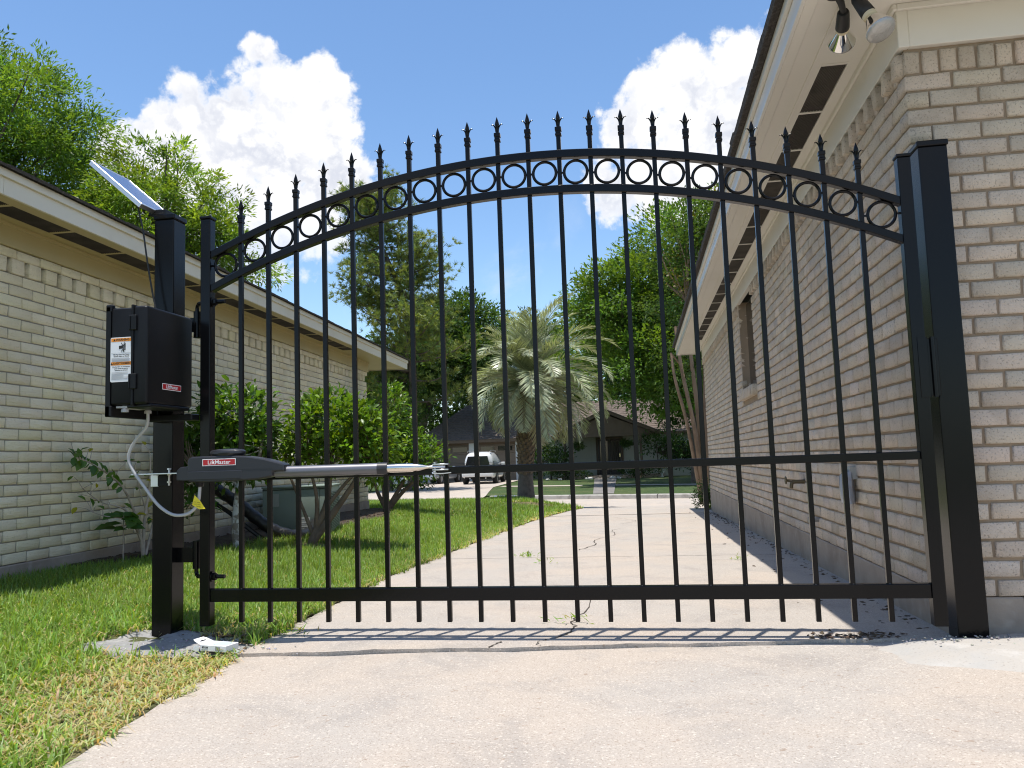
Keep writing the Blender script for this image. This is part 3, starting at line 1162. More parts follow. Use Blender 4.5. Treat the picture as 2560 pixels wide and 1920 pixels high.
def arch_rail(top, h):
    bm = BM()
    n = 72
    x0, x1 = -0.139, 3.003
    prev = None
    for i in range(n + 1):
        x = x0 + (x1 - x0) * i / n
        z = arc_z(x, top)
        e = 0.003
        prof = [(-0.010, z - h + e), (-0.010 + e, z - h), (0.028 - e, z - h), (0.028, z - h + e), (0.028, z - e), (0.028 - e, z), (-0.010 + e, z), (-0.010, z - e)]
        cur = [bm.verts.new((x, yy, zz)) for yy, zz in prof]
        if prev:
            for k in range(8):
                bm.faces.new((prev[k], prev[(k + 1) % 8], cur[(k + 1) % 8], cur[k]))
        else:
            bm.faces.new(cur)
        prev = cur
    bm.faces.new(prev[::-1])
    return obj('arch_rail', bm, BLK, gate, True, 30)


UP_TOP, LO_TOP = 2.188, 2.023
arch_rail(UP_TOP, 0.037)
arch_rail(LO_TOP, 0.036)
for nm, z0, z1 in (('middle_rail', 0.733, 0.767), ('bottom_rail', 0.176, 0.234)):
    bm = BM()
    box(bm, -0.139, 3.003, -0.010, 0.028, z0, z1, 0.003, 2)
    obj(nm, bm, BLK, gate)
for x0, x1 in ((-0.190, -0.139), (3.003, 3.056)):
    bm = BM()
    box(bm, x0, x1, -0.017, 0.034, 0.066, 2.006, 0.004, 2)
    s = obj('stile', bm, BLK, gate)
    bm = BM()
    box(bm, x0 - 0.004, x1 + 0.004, -0.021, 0.038, 2.006, 2.020, 0.004, 2)
    obj('stile_cap', bm, BLK, s)
# pickets and finials: one mesh for the finial
bm = BM()
box(bm, -0.014, 0.014, -0.014, 0.014, 0.000, 0.010, 0.002)
box(bm, -0.012, 0.012, -0.012, 0.012, 0.010, 0.022, 0.001)
box(bm, -0.0145, 0.0145, -0.0145, 0.0145, 0.022, 0.040, 0.002)
# waist, then a four-sided spear head
prof = [(0.0085, 0.040), (0.0065, 0.052), (0.0055, 0.064), (0.0060, 0.074), (0.0095, 0.084), (0.0072, 0.096), (0.0035, 0.110), (0.0, 0.1215)]
lathe(bm, [(r * 1.15, z) for r, z in prof], 8)
for sx in (-1, 1):
    pth = smooth_path([(sx * 0.004, 0, 0.050), (sx * 0.007, 0, 0.066), (sx * 0.014, 0, 0.079), (sx * 0.022, 0, 0.084), (sx * 0.0265, 0, 0.081)], 4)
    tube(bm, pth, [0.0052 - 0.0042 * i / (len(pth) - 1) for i in range(len(pth))], 6)
for sy in (-1, 1):
    pth = [(0, sy * 0.004, 0.052), (0, sy * 0.007, 0.066), (0, sy * 0.013, 0.078), (0, sy * 0.018, 0.080)]
    tube(bm, pth, [0.005, 0.004, 0.003, 0.001], 6)
bmesh.ops.recalc_face_normals(bm, faces=bm.faces[:])
fin_me = bpy.data.meshes.new('finial')
bm.to_mesh(fin_me)
bm.free()
fin_me.polygons.foreach_set('use_smooth', [True] * len(fin_me.polygons))
fin_me.set_sharp_from_angle(angle=R_(35))
fin_me.materials.append(BLK)
PS, PW, PB = 0.142, 0.0200, 0.082
wb = BM()
for i in range(21):
    x = i * PS - 0.001
    tip = 2.3807 - 0.00283 * (i - 10) ** 2
    zt = tip - 0.1215
    bm = BM()
    box(bm, x, x + PW, 0.0, PW, PB, zt, 0.0012)
    pk = obj('picket', bm, BLK, gate)
    f = link('finial', fin_me, None, pk)
    f.location = (x + PW / 2, PW / 2, zt)
    f.rotation_euler = (0, 0, random.uniform(-0.05, 0.05))
    # weld beads where the picket meets the rails
    for zz in (0.234, 0.766, 0.734, 0.176):
        for q_ in range(2):
            M = Matrix.Translation((x + random.uniform(0.003, 0.015), -0.001, zz)) @ Matrix.Diagonal((1, 1, 0.8, 1))
            r = random.uniform(0.0016, 0.0030)
            lathe(wb, [(0, -r), (r * .8, -r * .55), (r, 0), (r * .8, r * .55), (0, r)], 8, M)
o = obj('weld_bead', wb, mat('welded_paint', (0.05, 0.05, 0.05), 0.12, spec=0.9), gate, True)
o['kind'] = 'stuff'
# rings between the two arch rails
gaps = [(-0.139, 0.0)] + [(i * PS + PW, (i + 1) * PS) for i in range(20)] + [(20 * PS + PW, 3.003)]
for a, b in gaps:
    xc = (a + b) / 2
    Rr = min(b - a, 0.128) / 2 - 0.0085
    zc = (arc_z(xc, UP_TOP - 0.035) + arc_z(xc, LO_TOP)) / 2 - 0.001
    bm = BM()
    torus(bm, (xc, 0.009, zc), Rr, 0.0068, 32, 8)
    box(bm, a - 0.001, xc - Rr + 0.002, 0.005, 0.013, zc - 0.004, zc + 0.004)
    box(bm, xc + Rr - 0.002, b + 0.001, 0.005, 0.013, zc - 0.004, zc + 0.004)
    obj('ring', bm, BLK, gate, True)
# latch strap on the right stile
bm = BM()
box(bm, 3.022, 3.060, -0.020, -0.0175, 0.985, 1.235, 0.001)
box(bm, 3.057, 3.104, -0.006, 0.020, 0.99, 1.23, 0.003)
tube(bm, [(3.082, -0.010, 0.985), (3.082, -0.010, 1.235)], 0.009, 12)
obj('latch_strap', bm, BLK, gate, True)

# ------------------------------------------------------------------ posts
def footing(parent, cx, cy, rx, ry, top, mt, seed):
    g = random.Random(seed)
    bm = BM()
    n, rings = 40, 7
    cen = bm.verts.new((cx, cy, top))
    prev = None
    ph = [g.uniform(0, 6) for _ in range(4)]
    for j in range(1, rings + 1):
        cur = []
        for k in range(n):
            a = 2 * math.pi * k / n
            rr = 1 + 0.10 * math.sin(3 * a + ph[0]) + 0.07 * math.sin(5 * a + ph[1]) + 0.04 * math.sin(9 * a + ph[2])
            t = j / rings
            z = top * (1 - t ** 3) - 0.03 * t ** 3 + g.uniform(-.003, .003)
            px_, py_ = cx + rx * rr * t * math.cos(a), cy + ry * rr * t * math.sin(a)
            wx_, wy_ = px_ + parent.location.x, py_ + parent.location.y
            if wx_ < edge_x(wy_) - .01:      # over the turf it lies on the soil
                z = max(z, float(lawn_z(wx_, wy_)) + 0.010 + g.uniform(0, .006))
            cur.append(bm.verts.new((px_, py_, z)))
        for k in range(n):
            if prev is None:
                bm.faces.new((cen, cur[k], cur[(k + 1) % n]))
            else:
                bm.faces.new((prev[k], cur[k], cur[(k + 1) % n], prev[(k + 1) % n]))
        prev = cur
    return obj('footing', bm, mt, parent, True)


M_['cement_patch'] = mat('cement_patch', (0.27, 0.265, 0.255), 0.95, var=[(7, 6, 0.42, 0.66, (0.22, 0.225, 0.23), 0.8), (16, 5, 0.55, 0.75, (0.42, 0.41, 0.39), 0.6), (60, 3, 0.55, 0.72, (0.08, 0.07, 0.06), 0.6)], bump=[(60, 0.8, 0.008)], coords='World')
M_['white_patch'] = mat('pale_cement_patch', (0.385, 0.36, 0.325), 0.95, var=[(4.5, 6, 0.45, 0.65, (0.36, 0.35, 0.33), 0.8), (6, 5, 0.52, 0.72, (0.48, 0.46, 0.43), 0.6), (110, 3, 0.58, 0.72, (0.20, 0.18, 0.16), 0.5)], bump=[(45, 0.6, 0.008)], coords='World')


def post(label, x0, x1, y0, y1, z0, z1, mtp, ft):
    t = thing('gate_post', label, 'post', ((x0 + x1) / 2, (y0 + y1) / 2, 0), 0, 'gate posts')
    cx, cy = t.location.x, t.location.y
    bm = BM()
    box(bm, x0 - cx, x1 - cx, y0 - cy, y1 - cy, z0, z1, 0.005, 2)
    obj('shaft', bm, BLK, t)
    bm = BM()
    box(bm, x0 - cx - 0.005, x1 - cx + 0.005, y0 - cy - 0.005, y1 - cy + 0.005, z1, z1 + 0.026, 0.005, 2)
    obj('post_cap', bm, BLK, t)
    footing(t, ft[0] - cx, ft[1] - cy, ft[2], ft[3], ft[4], mtp, int(x0 * 100))
    return t


pl = post('black square post under the solar panel, holding the control box', -0.446, -0.342, 0.0, 0.104, -0.03, 2.028, M_['cement_patch'], (-0.28, -0.13, 0.42, 0.22, 0.012))
pr = post('wider black square post set against the tan brick corner', 3.111, 3.228, 0.052, 0.168, -0.02, 2.066, M_['white_patch'], (3.30, -0.12, 0.56, 0.36, 0.022))

# hinges between the left post and the gate
for z, up in ((1.585, -1), (0.303, 1)):
    H3 = Vector((-0.30, 0.05, z))
    bm = BM()
    tube(bm, [(0.055, 0, 0.02 * up), (0.055, 0, 0.150 * up)], 0.017, 16)
    box(bm, -0.044, 0.050, -0.004, 0.004, min(0.05 * up, 0.12 * up), max(0.05 * up, 0.12 * up))
    for v in bm.verts: v.co += H3
    t = obj('hinge', bm, BLK, gate, True)
    bm = BM()
    pth = smooth_path([(0.055, 0, 0.02 * up), (0.056, 0, 0.0), (0.068, -0.01, -0.012 * up), (0.10, -0.035, -0.012 * up), (0.225, -0.042, -0.012 * up)], 5)
    tube(bm, pth, 0.0095, 12)
    for v in bm.verts: v.co += H3
    obj('bolt', bm, BLK, t, True)
    bm = BM()
    Mx = Matrix.Translation((0.165, -0.042, -0.012 * up)) @ Matrix.Rotation(math.pi / 2, 4, 'Y')
    lathe(bm, [(0.024, 0), (0.024, 0.003)], 20, Mx)
    lathe(bm, [(0.0165, 0.003), (0.0165, 0.018)], 6, Mx)
    for v in bm.verts: v.co += H3
    obj('nut', bm, BLK, t)

# ------------------------------------------------------------------ control box
cb = thing('control_box', 'black gate control box with a white and orange warning sticker', 'control box', (-0.33, -0.19, 1.085))
ox, oy, oz = cb.location
BX0, BX1, BY0, BY1, BZ0, BZ1 = -0.412 - ox, -0.233 - ox, -0.368 - oy, -0.006 - oy, 0.0, 0.436
SEAM = -0.303 - ox
bm = BM()
box(bm, BX0, SEAM - 0.002, BY0 + 0.004, BY1, BZ0, BZ1 - 0.004, 0.012, 3)
obj('case', bm, M_['black_satin'], cb, True, 20)
bm = BM()
box(bm, SEAM - 0.006, SEAM + 0.006, BY0 - 0.004, BY1 + 0.002, BZ0 - 0.006, BZ1 + 0.006, 0.004, 2)
obj('seal_rim', bm, M_['black_satin'], cb)
bm = BM()
box(bm, SEAM, BX1, BY0, BY1, BZ0, BZ1, 0.014, 4)
lid = obj('lid', bm, M_['black_satin'], cb, True, 20)
bm = BM()
box(bm, -0.436 - ox, BX0, BY0 + 0.002, BY1 - 0.01, BZ0 - 0.050, BZ1 + 0.004, 0.003)
box(bm, -0.436 - ox, -0.405 - ox, BY0 + 0.002, BY0 + 0.03, BZ0 - 0.050, BZ0 - 0.002, 0.003)
box(bm, -0.436 - ox, -0.408 - ox, BY0 + 0.002, BY0 + 0.03, BZ1 - 0.02, BZ1 + 0.012, 0.003)
box(bm, -0.430 - ox, -0.20 - ox, BY0 + 0.30, BY1 + 0.004, BZ0 - 0.060, BZ0 - 0.030, 0.003)
obj('mounting_plate', bm, M_['black_satin'], cb)
for zz in (0.10, 0.36):
    bm = BM()
    box(bm, SEAM - 0.014, SEAM + 0.022, BY0 - 0.010, BY0 + 0.006, zz - 0.034, zz + 0.034, 0.003)
    box(bm, SEAM - 0.010, SEAM - 0.004, BY0 - 0.013, BY0 - 0.008, zz - 0.030, zz + 0.030)
    obj('clasp', bm, M_['black_satin'], cb)
# vent lip beneath
bm = BM()
box(bm, SEAM - 0.04, BX1 + 0.004, BY0 + 0.02, BY1 - 0.03, BZ0 - 0.014, BZ0 + 0.002, 0.004)
obj('drip_lip', bm, M_['black_satin'], cb)


def decal(name, me, mt, parent, M):
    me.transform(M)
    me.materials.clear()
    me.materials.append(mt)
    return link(name, me, None, parent)


def plate_xz(x0, x1, z0, z1, y, y2, r=0.0):
    bm = BM()
    if r > 0:
        poly = []
        for cx_, cz_, a0 in ((x1 - r, z1 - r, 0), (x0 + r, z1 - r, 90), (x0 + r, z0 + r, 180), (x1 - r, z0 + r, 270)):
            for k in range(5):
                a = R_(a0 + 90 * k / 4)
                poly.append((cx_ + r * math.cos(a), cz_ + r * math.sin(a)))
        prism(bm, poly, y, y2, 'y')
    else:
        box(bm, x0, x1, min(y, y2), max(y, y2), z0, z1)
    return bm


# sticker on the face toward the camera (-y)
SX0, SX1, SZ0, SZ1 = -0.4105 - ox, -0.3045 - ox, 1.186 - oz - 0.0, 1.384 - oz
SYf = BY0 + 0.0035
stk = obj('warning_sticker', plate_xz(SX0, SX1, SZ0, SZ1, SYf, SYf - 0.0012, 0.007), M_['white_plastic'], cb)
sw, sh = SX1 - SX0, SZ1 - SZ0
yb = SYf - 0.0016
obj('orange_band', plate_xz(SX0 + 0.003, SX1 - 0.003, SZ1 - 0.019, SZ1 - 0.004, yb, yb + 0.0003), M_['orange'], stk)
obj('orange_band', plate_xz(SX0 + 0.003, SX1 - 0.003, SZ0 + 0.074, SZ0 + 0.089, yb, yb + 0.0003), M_['orange'], stk)
FACE = Matrix.Rotation(math.pi / 2, 4, 'X')        # text in XY -> XZ facing -y


def put_text(s, size, x, z, mt, bold=0.0, align='CENTER', parent=None, y=None):
    me = text_mesh(s, size, 0.0, bold, align)
    return decal('lettering', me, mt, parent, Matrix.Translation((x, y, z)) @ FACE)


yt = yb - 0.0004
xm = (SX0 + SX1) / 2
put_text('WARNING', 0.0135, xm + 0.006, SZ1 - 0.0115, M_['ink'], 0.0004, parent=stk, y=yt)
put_text('AVERTISSEMENT', 0.0125, xm + 0.006, SZ0 + 0.0815, M_['ink'], 0.0004, parent=stk, y=yt)
for (tx, tz) in ((xm - 0.034, SZ1 - 0.0115), (xm - 0.046, SZ0 + 0.0815)):
    bm = BM()
    prism(bm, [(tx - 0.0055, tz - 0.0045), (tx + 0.0055, tz - 0.0045), (tx, tz + 0.0055)], yt, yt + 0.0003)
    obj('alert_triangle', bm, M_['ink'], stk)
put_text('Moving Gate Can Cause', 0.0078, xm, SZ0 + 0.121, M_['ink'], 0.0002, parent=stk, y=yt)
put_text('Serious Injury or Death', 0.0078, xm, SZ0 + 0.113, M_['ink'], 0.0002, parent=stk, y=yt)
for k, s in enumerate(('Une barri\u00e8re en mouvement', 'peut causer de graves', 'blessures ou la mort')):
    put_text(s, 0.0074, xm, SZ0 + 0.067 - 0.0078 * k, M_['ink'], 0.0002, parent=stk, y=yt)
bm = BM()
for zz in (0.105, 0.1015, 0.098, 0.0945, 0.091):
    box(bm, SX0 + 0.006, SX0 + 0.006 + random.uniform(.07, .09), yt, yt + 0.0003, SZ0 + zz - 0.0007, SZ0 + zz + 0.0007)
for k in range(8):
    zz = 0.042 - 0.0042 * k
    box(bm, SX0 + 0.006, SX0 + 0.006 + random.uniform(.055, .088), yt, yt + 0.0003, SZ0 + zz - 0.0007, SZ0 + zz + 0.0007)
box(bm, SX0 + 0.004, SX1 - 0.004, yt, yt + 0.0003, SZ0 + 0.1285, SZ0 + 0.1293)
obj('small_print', bm, M_['greyink'], stk)['kind'] = 'stuff'
# pictogram: figure caught between a moving block and a wall bar
bm = BM()
zc_ = SZ0 + 0.155
prism(bm, [(xm - 0.012, zc_ - 0.010), (xm + 0.008, zc_ - 0.007), (xm + 0.008, zc_ + 0.007), (xm - 0.012, zc_ + 0.005)], yt, yt + 0.0003)
prism(bm, [(xm + 0.014, zc_ - 0.016), (xm + 0.020, zc_ - 0.015), (xm + 0.020, zc_ + 0.018), (xm + 0.014, zc_ + 0.012)], yt, yt + 0.0003)
for pts_ in ([(0.013, -0.024), (0.010, -0.010), (0.011, 0.006), (0.014, 0.022)], [(-0.001, 0.018), (0.006, 0.008), (0.011, 0.005)], [(-0.002, -0.021), (0.005, -0.014), (0.010, -0.008)], [(0.008, -0.008), (0.009, -0.022)]):
    for a, b in zip(pts_[:-1], pts_[1:]):
        d = Vector((b[0] - a[0], b[1] - a[1]))
        nn = Vector((-d.y, d.x)).normalized() * 0.0014
        prism(bm, [(xm + a[0] - nn.x, zc_ + a[1] - nn.y), (xm + b[0] - nn.x, zc_ + b[1] - nn.y), (xm + b[0] + nn.x, zc_ + b[1] + nn.y), (xm + a[0] + nn.x, zc_ + a[1] + nn.y)], yt, yt + 0.0003)
obj('pictogram', bm, M_['ink'], stk)
# maker's badge on the lid (faces +x)
FX = Matrix.Rotation(math.pi / 2, 4, 'Z') @ FACE


def badge_x(parent, xface, yc, zc, wd, ht):
    bm = BM()
    box(bm, xface, xface + 0.0012, yc - wd / 2, yc + wd / 2, zc - ht / 2, zc + ht / 2)
    b_ = obj('badge', bm, M_['white_plastic'], parent)
    bm = BM()
    box(bm, xface + 0.0012, xface + 0.0018, yc - wd / 2 + .003, yc + wd / 2 - .003, zc - ht / 2 + .003, zc + ht / 2 - .003)
    obj('badge_field', bm, M_['red'], b_)
    me = text_mesh('LiftMaster', ht * 0.80, 0.0, 0.0005)
    decal('lettering', me, M_['white_plastic'], b_, Matrix.Translation((xface + 0.0022, yc, zc)) @ FX)


badge_x(lid, BX1, -0.180 - oy, 1.1705 - oz, 0.146, 0.0285)
# conduit, glands, cable
bm = BM()
lathe(bm, [(0.016, 0), (0.016, 0.012), (0.012, 0.012), (0.012, 0.028)], 8, Matrix.Translation((-0.338 - ox, -0.20 - oy, -0.030)))
lathe(bm, [(0.016, 0), (0.016, 0.012), (0.012, 0.012), (0.012, 0.028)], 8, Matrix.Translation((-0.362 - ox, -0.33 - oy, -0.030)))
box(bm, -0.395 - ox, -0.32 - ox, -0.345 - oy, -0.18 - oy, -0.012, -0.004)
obj('cable_gland', bm, M_['conduit'], cb, True)
cw = [(-0.338, -0.20, 1.056), (-0.352, -0.19, 0.995), (-0.425, -0.17, 0.929), (-0.458, -0.165, 0.861), (-0.440, -0.16, 0.801), (-0.378, -0.155, 0.715), (-0.316, -0.155, 0.640), (-0.255, -0.155, 0.598), (-0.204, -0.155, 0.588),
      (-0.153, -0.155, 0.600), (-0.119, -0.152, 0.638), (-0.110, -0.150, 0.700), (-0.110, -0.150, 0.738)]
bm = BM()
tube(bm, smooth_path([(x - ox, y - oy, z - oz) for x, y, z in cw], 8), 0.0072, 12)
obj('conduit', bm, M_['conduit'], cb, True)

# ------------------------------------------------------------------ gate operator arm
op = thing('gate_operator', 'charcoal linear gate opener arm reaching from post to gate', 'gate opener', (-0.15, -0.15, 0.74))
ox, oy, oz = op.location
side = [(-0.151, 0.738), (-0.151, 0.838), (-0.134, 0.850), (0.02, 0.852), (0.12, 0.846), (0.20, 0.832), (0.27, 0.812), (0.292, 0.802), (0.292, 0.772), (0.238, 0.772), (0.238, 0.750), (0.17, 0.739), (0.03, 0.734), (-0.10, 0.734)]
ANG = 0.125
Mo = Matrix.Translation((-ox - 0.151, -oy - 0.15, -oz)) @ Matrix.Rotation(ANG, 4, 'Z') @ Matrix.Translation((0.151, 0.15, 0))
bm = BM()
prism(bm, side, -0.195, -0.105, 'y', Mo, 0.007)
body = obj('housing', bm, M_['grey_plastic'], op, True, 18)
bm = BM()   # parting groove raised band
box(bm, -0.1515, 0.2385, -0.1962, -0.1038, 0.7865, 0.7885, 0, 1, Mo)
box(bm, -0.153, 0.10, -0.1968, -0.1032, 0.744, 0.7855, 0.004, 2, Mo)
obj('housing_seam', bm, M_['grey_plastic'], body)
bm = BM()
Mk = Mo @ Matrix.Translation((0.018, -0.15, 0.850)) @ Matrix.Diagonal((1.0, 0.62, 1, 1))
lathe(bm, [(0.070, 0), (0.074, 0.004), (0.082, 0.010), (0.082, 0.018), (0.074, 0.026), (0.045, 0.031), (0, 0.032)], 32, Mk)
obj('release_cover', bm, M_['grey_plastic'], body, True)
bm = BM()
ya = -0.1965
box(bm, -0.080, 0.072, ya - 0.0012, ya, 0.8065, 0.8375, 0, 1, Mo)
bdg = obj('badge', bm, M_['white_plastic'], body)
bm = BM()
box(bm, -0.0768, 0.0688, ya - 0.0018, ya - 0.0012, 0.8097, 0.8343, 0, 1, Mo)
obj('badge_field', bm, M_['red'], bdg)
me = text_mesh('LiftMaster', 0.0255, 0.0, 0.0003)
decal('lettering', me, M_['white_plastic'], bdg, Mo @ Matrix.Translation((-0.004, ya - 0.0022, 0.8215)) @ FACE)


def W(p):
    return (p[0] - ox, p[1] - oy, p[2] - oz)


p0 = Vector((0.235, -0.100, 0.769))
p1 = Vector((1.006, -0.020, 0.768))


def along(t):
    return W(p0 + (p1 - p0) * t)


bm = BM()
tube(bm, [along(0), along(0.61)], 0.0255, 24)
obj('outer_tube', bm, M_['tube'], op, True)
bm = BM()
tube(bm, [along(0.605), along(0.663)], 0.0275, 24)
obj('tube_collar', bm, M_['grey_plastic'], op, True)
bm = BM()
ts_ = [0.660, 0.80, 0.83, 0.86, 0.885, 0.905]
tube(bm, [along(t) for t in ts_], [0.0195, 0.0195, 0.0175, 0.013, 0.008, 0.006], 24)
obj('piston_rod', bm, M_['steel'], op, True)
bm = BM()
tube(bm, [along(0.90), along(0.93), along(1.0)], [0.006, 0.008, 0.007], 12)
x_, y_, z_ = along(0.955)
box(bm, x_ - 0.022, x_ + 0.052, y_ - 0.012, y_ + 0.012, z_ + 0.008, z_ + 0.014, 0.001)
box(bm, x_ - 0.022, x_ + 0.052, y_ - 0.012, y_ + 0.012, z_ - 0.016, z_ - 0.010, 0.001)
tube(bm, [(x_ - 0.012, y_, z_ - 0.034), (x_ - 0.012, y_, z_ + 0.020)], 0.0045, 10)
lathe(bm, [(0.008, 0), (0.008, 0.006)], 6, Matrix.Translation((x_ - 0.012, y_, z_ + 0.016)))
lathe(bm, [(0.008, 0), (0.008, 0.006)], 6, Matrix.Translation((x_ - 0.012, y_, z_ - 0.030)))
obj('clevis', bm, M_['zinc'], op, True)
bm = BM()
tube(bm, smooth_path([W((0.965, -0.05, 0.748)), W((0.955, -0.055, 0.741)), W((1.0, -0.055, 0.738)), W((1.04, -0.05, 0.741))], 4), 0.0022, 6)
obj('safety_pin', bm, M_['zinc'], op, True)
# rear bracket round the post
bm = BM()
box(bm, *[c for c in (-0.455 - ox, -0.150 - ox)], -0.152 - oy, -0.006 - oy, 0.776 - oz, 0.782 - oz, 0.001)
obj('rear_bracket', bm, M_['alu'], op)
bm = BM()
prism(bm, [(-0.205 - ox, 0.745 - oz), (-0.205 - ox, 0.790 - oz), (-0.185 - ox, 0.806 - oz), (-0.148 - ox, 0.808 - oz), (-0.148 - ox, 0.742 - oz)], -0.185 - oy, -0.115 - oy, 'y', None, 0.004)
obj('rear_hub', bm, M_['grey_plastic'], op)
bm = BM()
box(bm, -0.452 - ox, -0.412 - ox, -0.005 - oy, 0.0 - oy, 0.718 - oz, 0.772 - oz, 0.001)
obj('bracket_tab', bm, M_['alu'], op)
bm = BM()
box(bm, -0.410 - ox, -0.352 - ox, -0.014 - oy, -0.0 - oy, 0.720 - oz, 0.770 - oz, 0.002)
obj('bracket_pad', bm, M_['black_satin'], op)
bm = BM()
Mb = Matrix.Translation((-0.345 - ox, -0.02 - oy, 0.722 - oz))
tube(bm, [(-0.345 - ox, -0.02 - oy, 0.722 - oz), (-0.345 - ox, -0.02 - oy, 0.800 - oz)], 0.0048, 10)
for dz in (0.074, 0.048, 0.012):
    lathe(bm, [(0.0105, dz), (0.0105, dz + 0.008)], 6, Mb)
obj('pivot_bolt', bm, M_['zinc'], op, True)
bm = BM()
lathe(bm, [(0.015, 0), (0.018, 0.006), (0.018, 0.022), (0.013, 0.026)], 16, Matrix.Translation((-0.110 - ox, -0.150 - oy, 0.714 - oz)))
obj('cable_boot', bm, M_['black_satin'], op, True)

# yellow tag folded over the conduit
tg = thing('cable_tag', 'yellow paper tag folded over the grey conduit below the opener', 'tag', (-0.115, -0.16, 0.62))
ox, oy, oz = tg.location
a_, b_, c_, d_ = Vector((-0.012, -0.004, 0.058)), Vector((0.046, -0.014, -0.004)), Vector((0.016, -0.012, -0.006)), Vector((-0.024, -0.004, 0.014))
bm = BM()
pp = [a_, Vector((0.020, -0.010, 0.030)), b_, c_, d_]
f_ = [bm.verts.new(v) for v in pp]
k_ = [bm.verts.new(v + Vector((0, 0.0012, 0))) for v in pp]
bm.faces.new(f_)
bm.faces.new(k_[::-1])
for i in range(5):
    bm.faces.new((f_[i], k_[i], k_[(i + 1) % 5], f_[(i + 1) % 5]))
tgo = obj('tag_sheet', bm, M_['yellow'], tg)
for k, s in enumerate(('ALLOW WIRE', 'SLACK FOR', 'TRAVEL')):
    me = text_mesh(s, 0.0068)
    decal('lettering', me, M_['ink'], tgo, Matrix.Translation((0.000 + 0.006 * k, -0.0135, 0.026 - 0.010 * k)) @ Matrix.Rotation(0.16, 4, 'Y') @ FACE)

# ------------------------------------------------------------------ solar panel
sp = thing('solar_panel', 'small blue solar panel tilted on top of the left post', 'solar panel', (-0.581, 0.043, 2.202))
MR = Matrix.Rotation(1.552, 4, 'Z') @ Matrix.Rotation(0.721, 4, 'X')
hw, hl, th = 0.145, 0.185, 0.024
bm = BM()
for (x0, x1, y0, y1) in ((-hw, hw, -hl, -hl + 0.014), (-hw, hw, hl - 0.014, hl), (-hw, -hw + 0.014, -hl + 0.014, hl - 0.014), (hw - 0.014, hw, -hl + 0.014, hl - 0.014)):
    box(bm, x0, x1, y0, y1, -th, 0.0, 0.0012, 1, MR)
# rolled lip along the outside of the frame
for (x0, x1, y0, y1) in ((-hw - .002, hw + .002, -hl - .002, -hl), (-hw - .002, hw + .002, hl, hl + .002), (-hw - .002, -hw, -hl, hl), (hw, hw + .002, -hl, hl)):
    box(bm, x0, x1, y0, y1, -0.006, -0.002, 0, 1, MR)
obj('frame', bm, M_['alu'], sp)
bm = BM()
box(bm, -hw + 0.012, hw - 0.012, -hl + 0.012, hl - 0.012, -0.010, -0.004, 0, 1, MR)
obj('backsheet', bm, M_['white_plastic'], sp)
nx_, ny_ = 4, 9
for i in range(nx_):
    for j in range(ny_):
        bm = BM()
        cw_, ch_ = (2 * hw - 0.032) / nx_, (2 * hl - 0.032) / ny_
        x0 = -hw + 0.016 + i * cw_
        y0 = -hl + 0.016 + j * ch_
        box(bm, x0 + 0.0012, x0 + cw_ - 0.0012, y0 + 0.0012, y0 + ch_ - 0.0012, -0.004, -0.002, 0, 1, MR)
        obj('solar_cell', bm, M_['solar'], sp)
bm = BM()
box(bm, 0.135, 0.19, -0.045, 0.045, -0.148, -0.142, 0.001)
box(bm, 0.10, 0.19, -0.04, 0.04, -0.146, -0.120, 0.002)
obj('mounting_foot', bm, M_['black_satin'], sp)
bm = BM()
cp = [(-0.60, -0.085, 2.175), (-0.575, -0.090, 2.12), (-0.545, -0.06, 2.03), (-0.515, -0.03, 1.90), (-0.475, -0.012, 1.72), (-0.448, -0.03, 1.60), (-0.43, -0.07, 1.53)]
cp = [(-0.497, -0.06, 2.105), (-0.490, -0.06, 2.06), (-0.470, -0.055, 1.96), (-0.448, -0.05, 1.80), (-0.425, -0.045, 1.66), (-0.405, -0.045, 1.57), (-0.395, -0.05, 1.51)]
tube(bm, smooth_path([(x - sp.location.x, y - sp.location.y, z - sp.location.z) for x, y, z in cp], 6), 0.0042, 8)
obj('panel_cable', bm, M_['rubber'], sp, True)

# ------------------------------------------------------------------ open card box on the footing
pk = thing('cardboard_package', 'open white cardboard package lying beside the left gate post', 'box', (0.035, -0.235, 0.014), R_(-12))
pk.scale = (.88, .88, .80)
bm = BM()
L2, D2, H2 = 0.078, 0.046, 0.032
box(bm, -L2, L2, -D2, D2, 0.0, H2, 0.0012)
pb = obj('carton', bm, M_['paper'], pk)
bm = BM()
Mf = Matrix.Translation((-L2, 0, H2 - 0.001)) @ Matrix.Rotation(R_(22), 4, 'Y')
prism(bm, [(0, -D2), (0, D2), (-0.040, D2 * .92), (-0.058, D2 * .72), (-0.058, -D2 * .72), (-0.040, -D2 * .92)], 0.0, 0.0012, 'z', Mf)
fl = obj('hang_flap', bm, M_['paper'], pk)
bm = BM()
prism(bm, [(-0.030, -0.020), (-0.022, -0.020), (-0.022, 0.020), (-0.030, 0.020), (-0.032, 0.006), (-0.036, 0.0), (-0.032, -0.006)], 0.0013, 0.0017, 'z', Mf)
obj('hang_slot', bm, M_['ink'], fl)
bm = BM()
prism(bm, [(-L2 - 0.034, 0.002), (-L2 - 0.030, 0.026), (-L2 - 0.02, H2 - 0.004), (-L2, H2 - 0.002), (-L2, 0.001)], -D2 - 0.010, -D2 - 0.009, 'y')
obj('side_flap', bm, M_['paper'], pk)
put_text('871LM', 0.0135, -0.048, 0.019, M_['ink'], 0.0006, parent=pb, y=-D2 - 0.0006)
bm = BM()
box(bm, -0.070, -0.030, -D2 - 0.0008, -D2 - 0.0003, 0.0075, 0.0095)
box(bm, -0.066, -0.040, -D2 - 0.0008, -D2 - 0.0003, 0.0045, 0.0055)
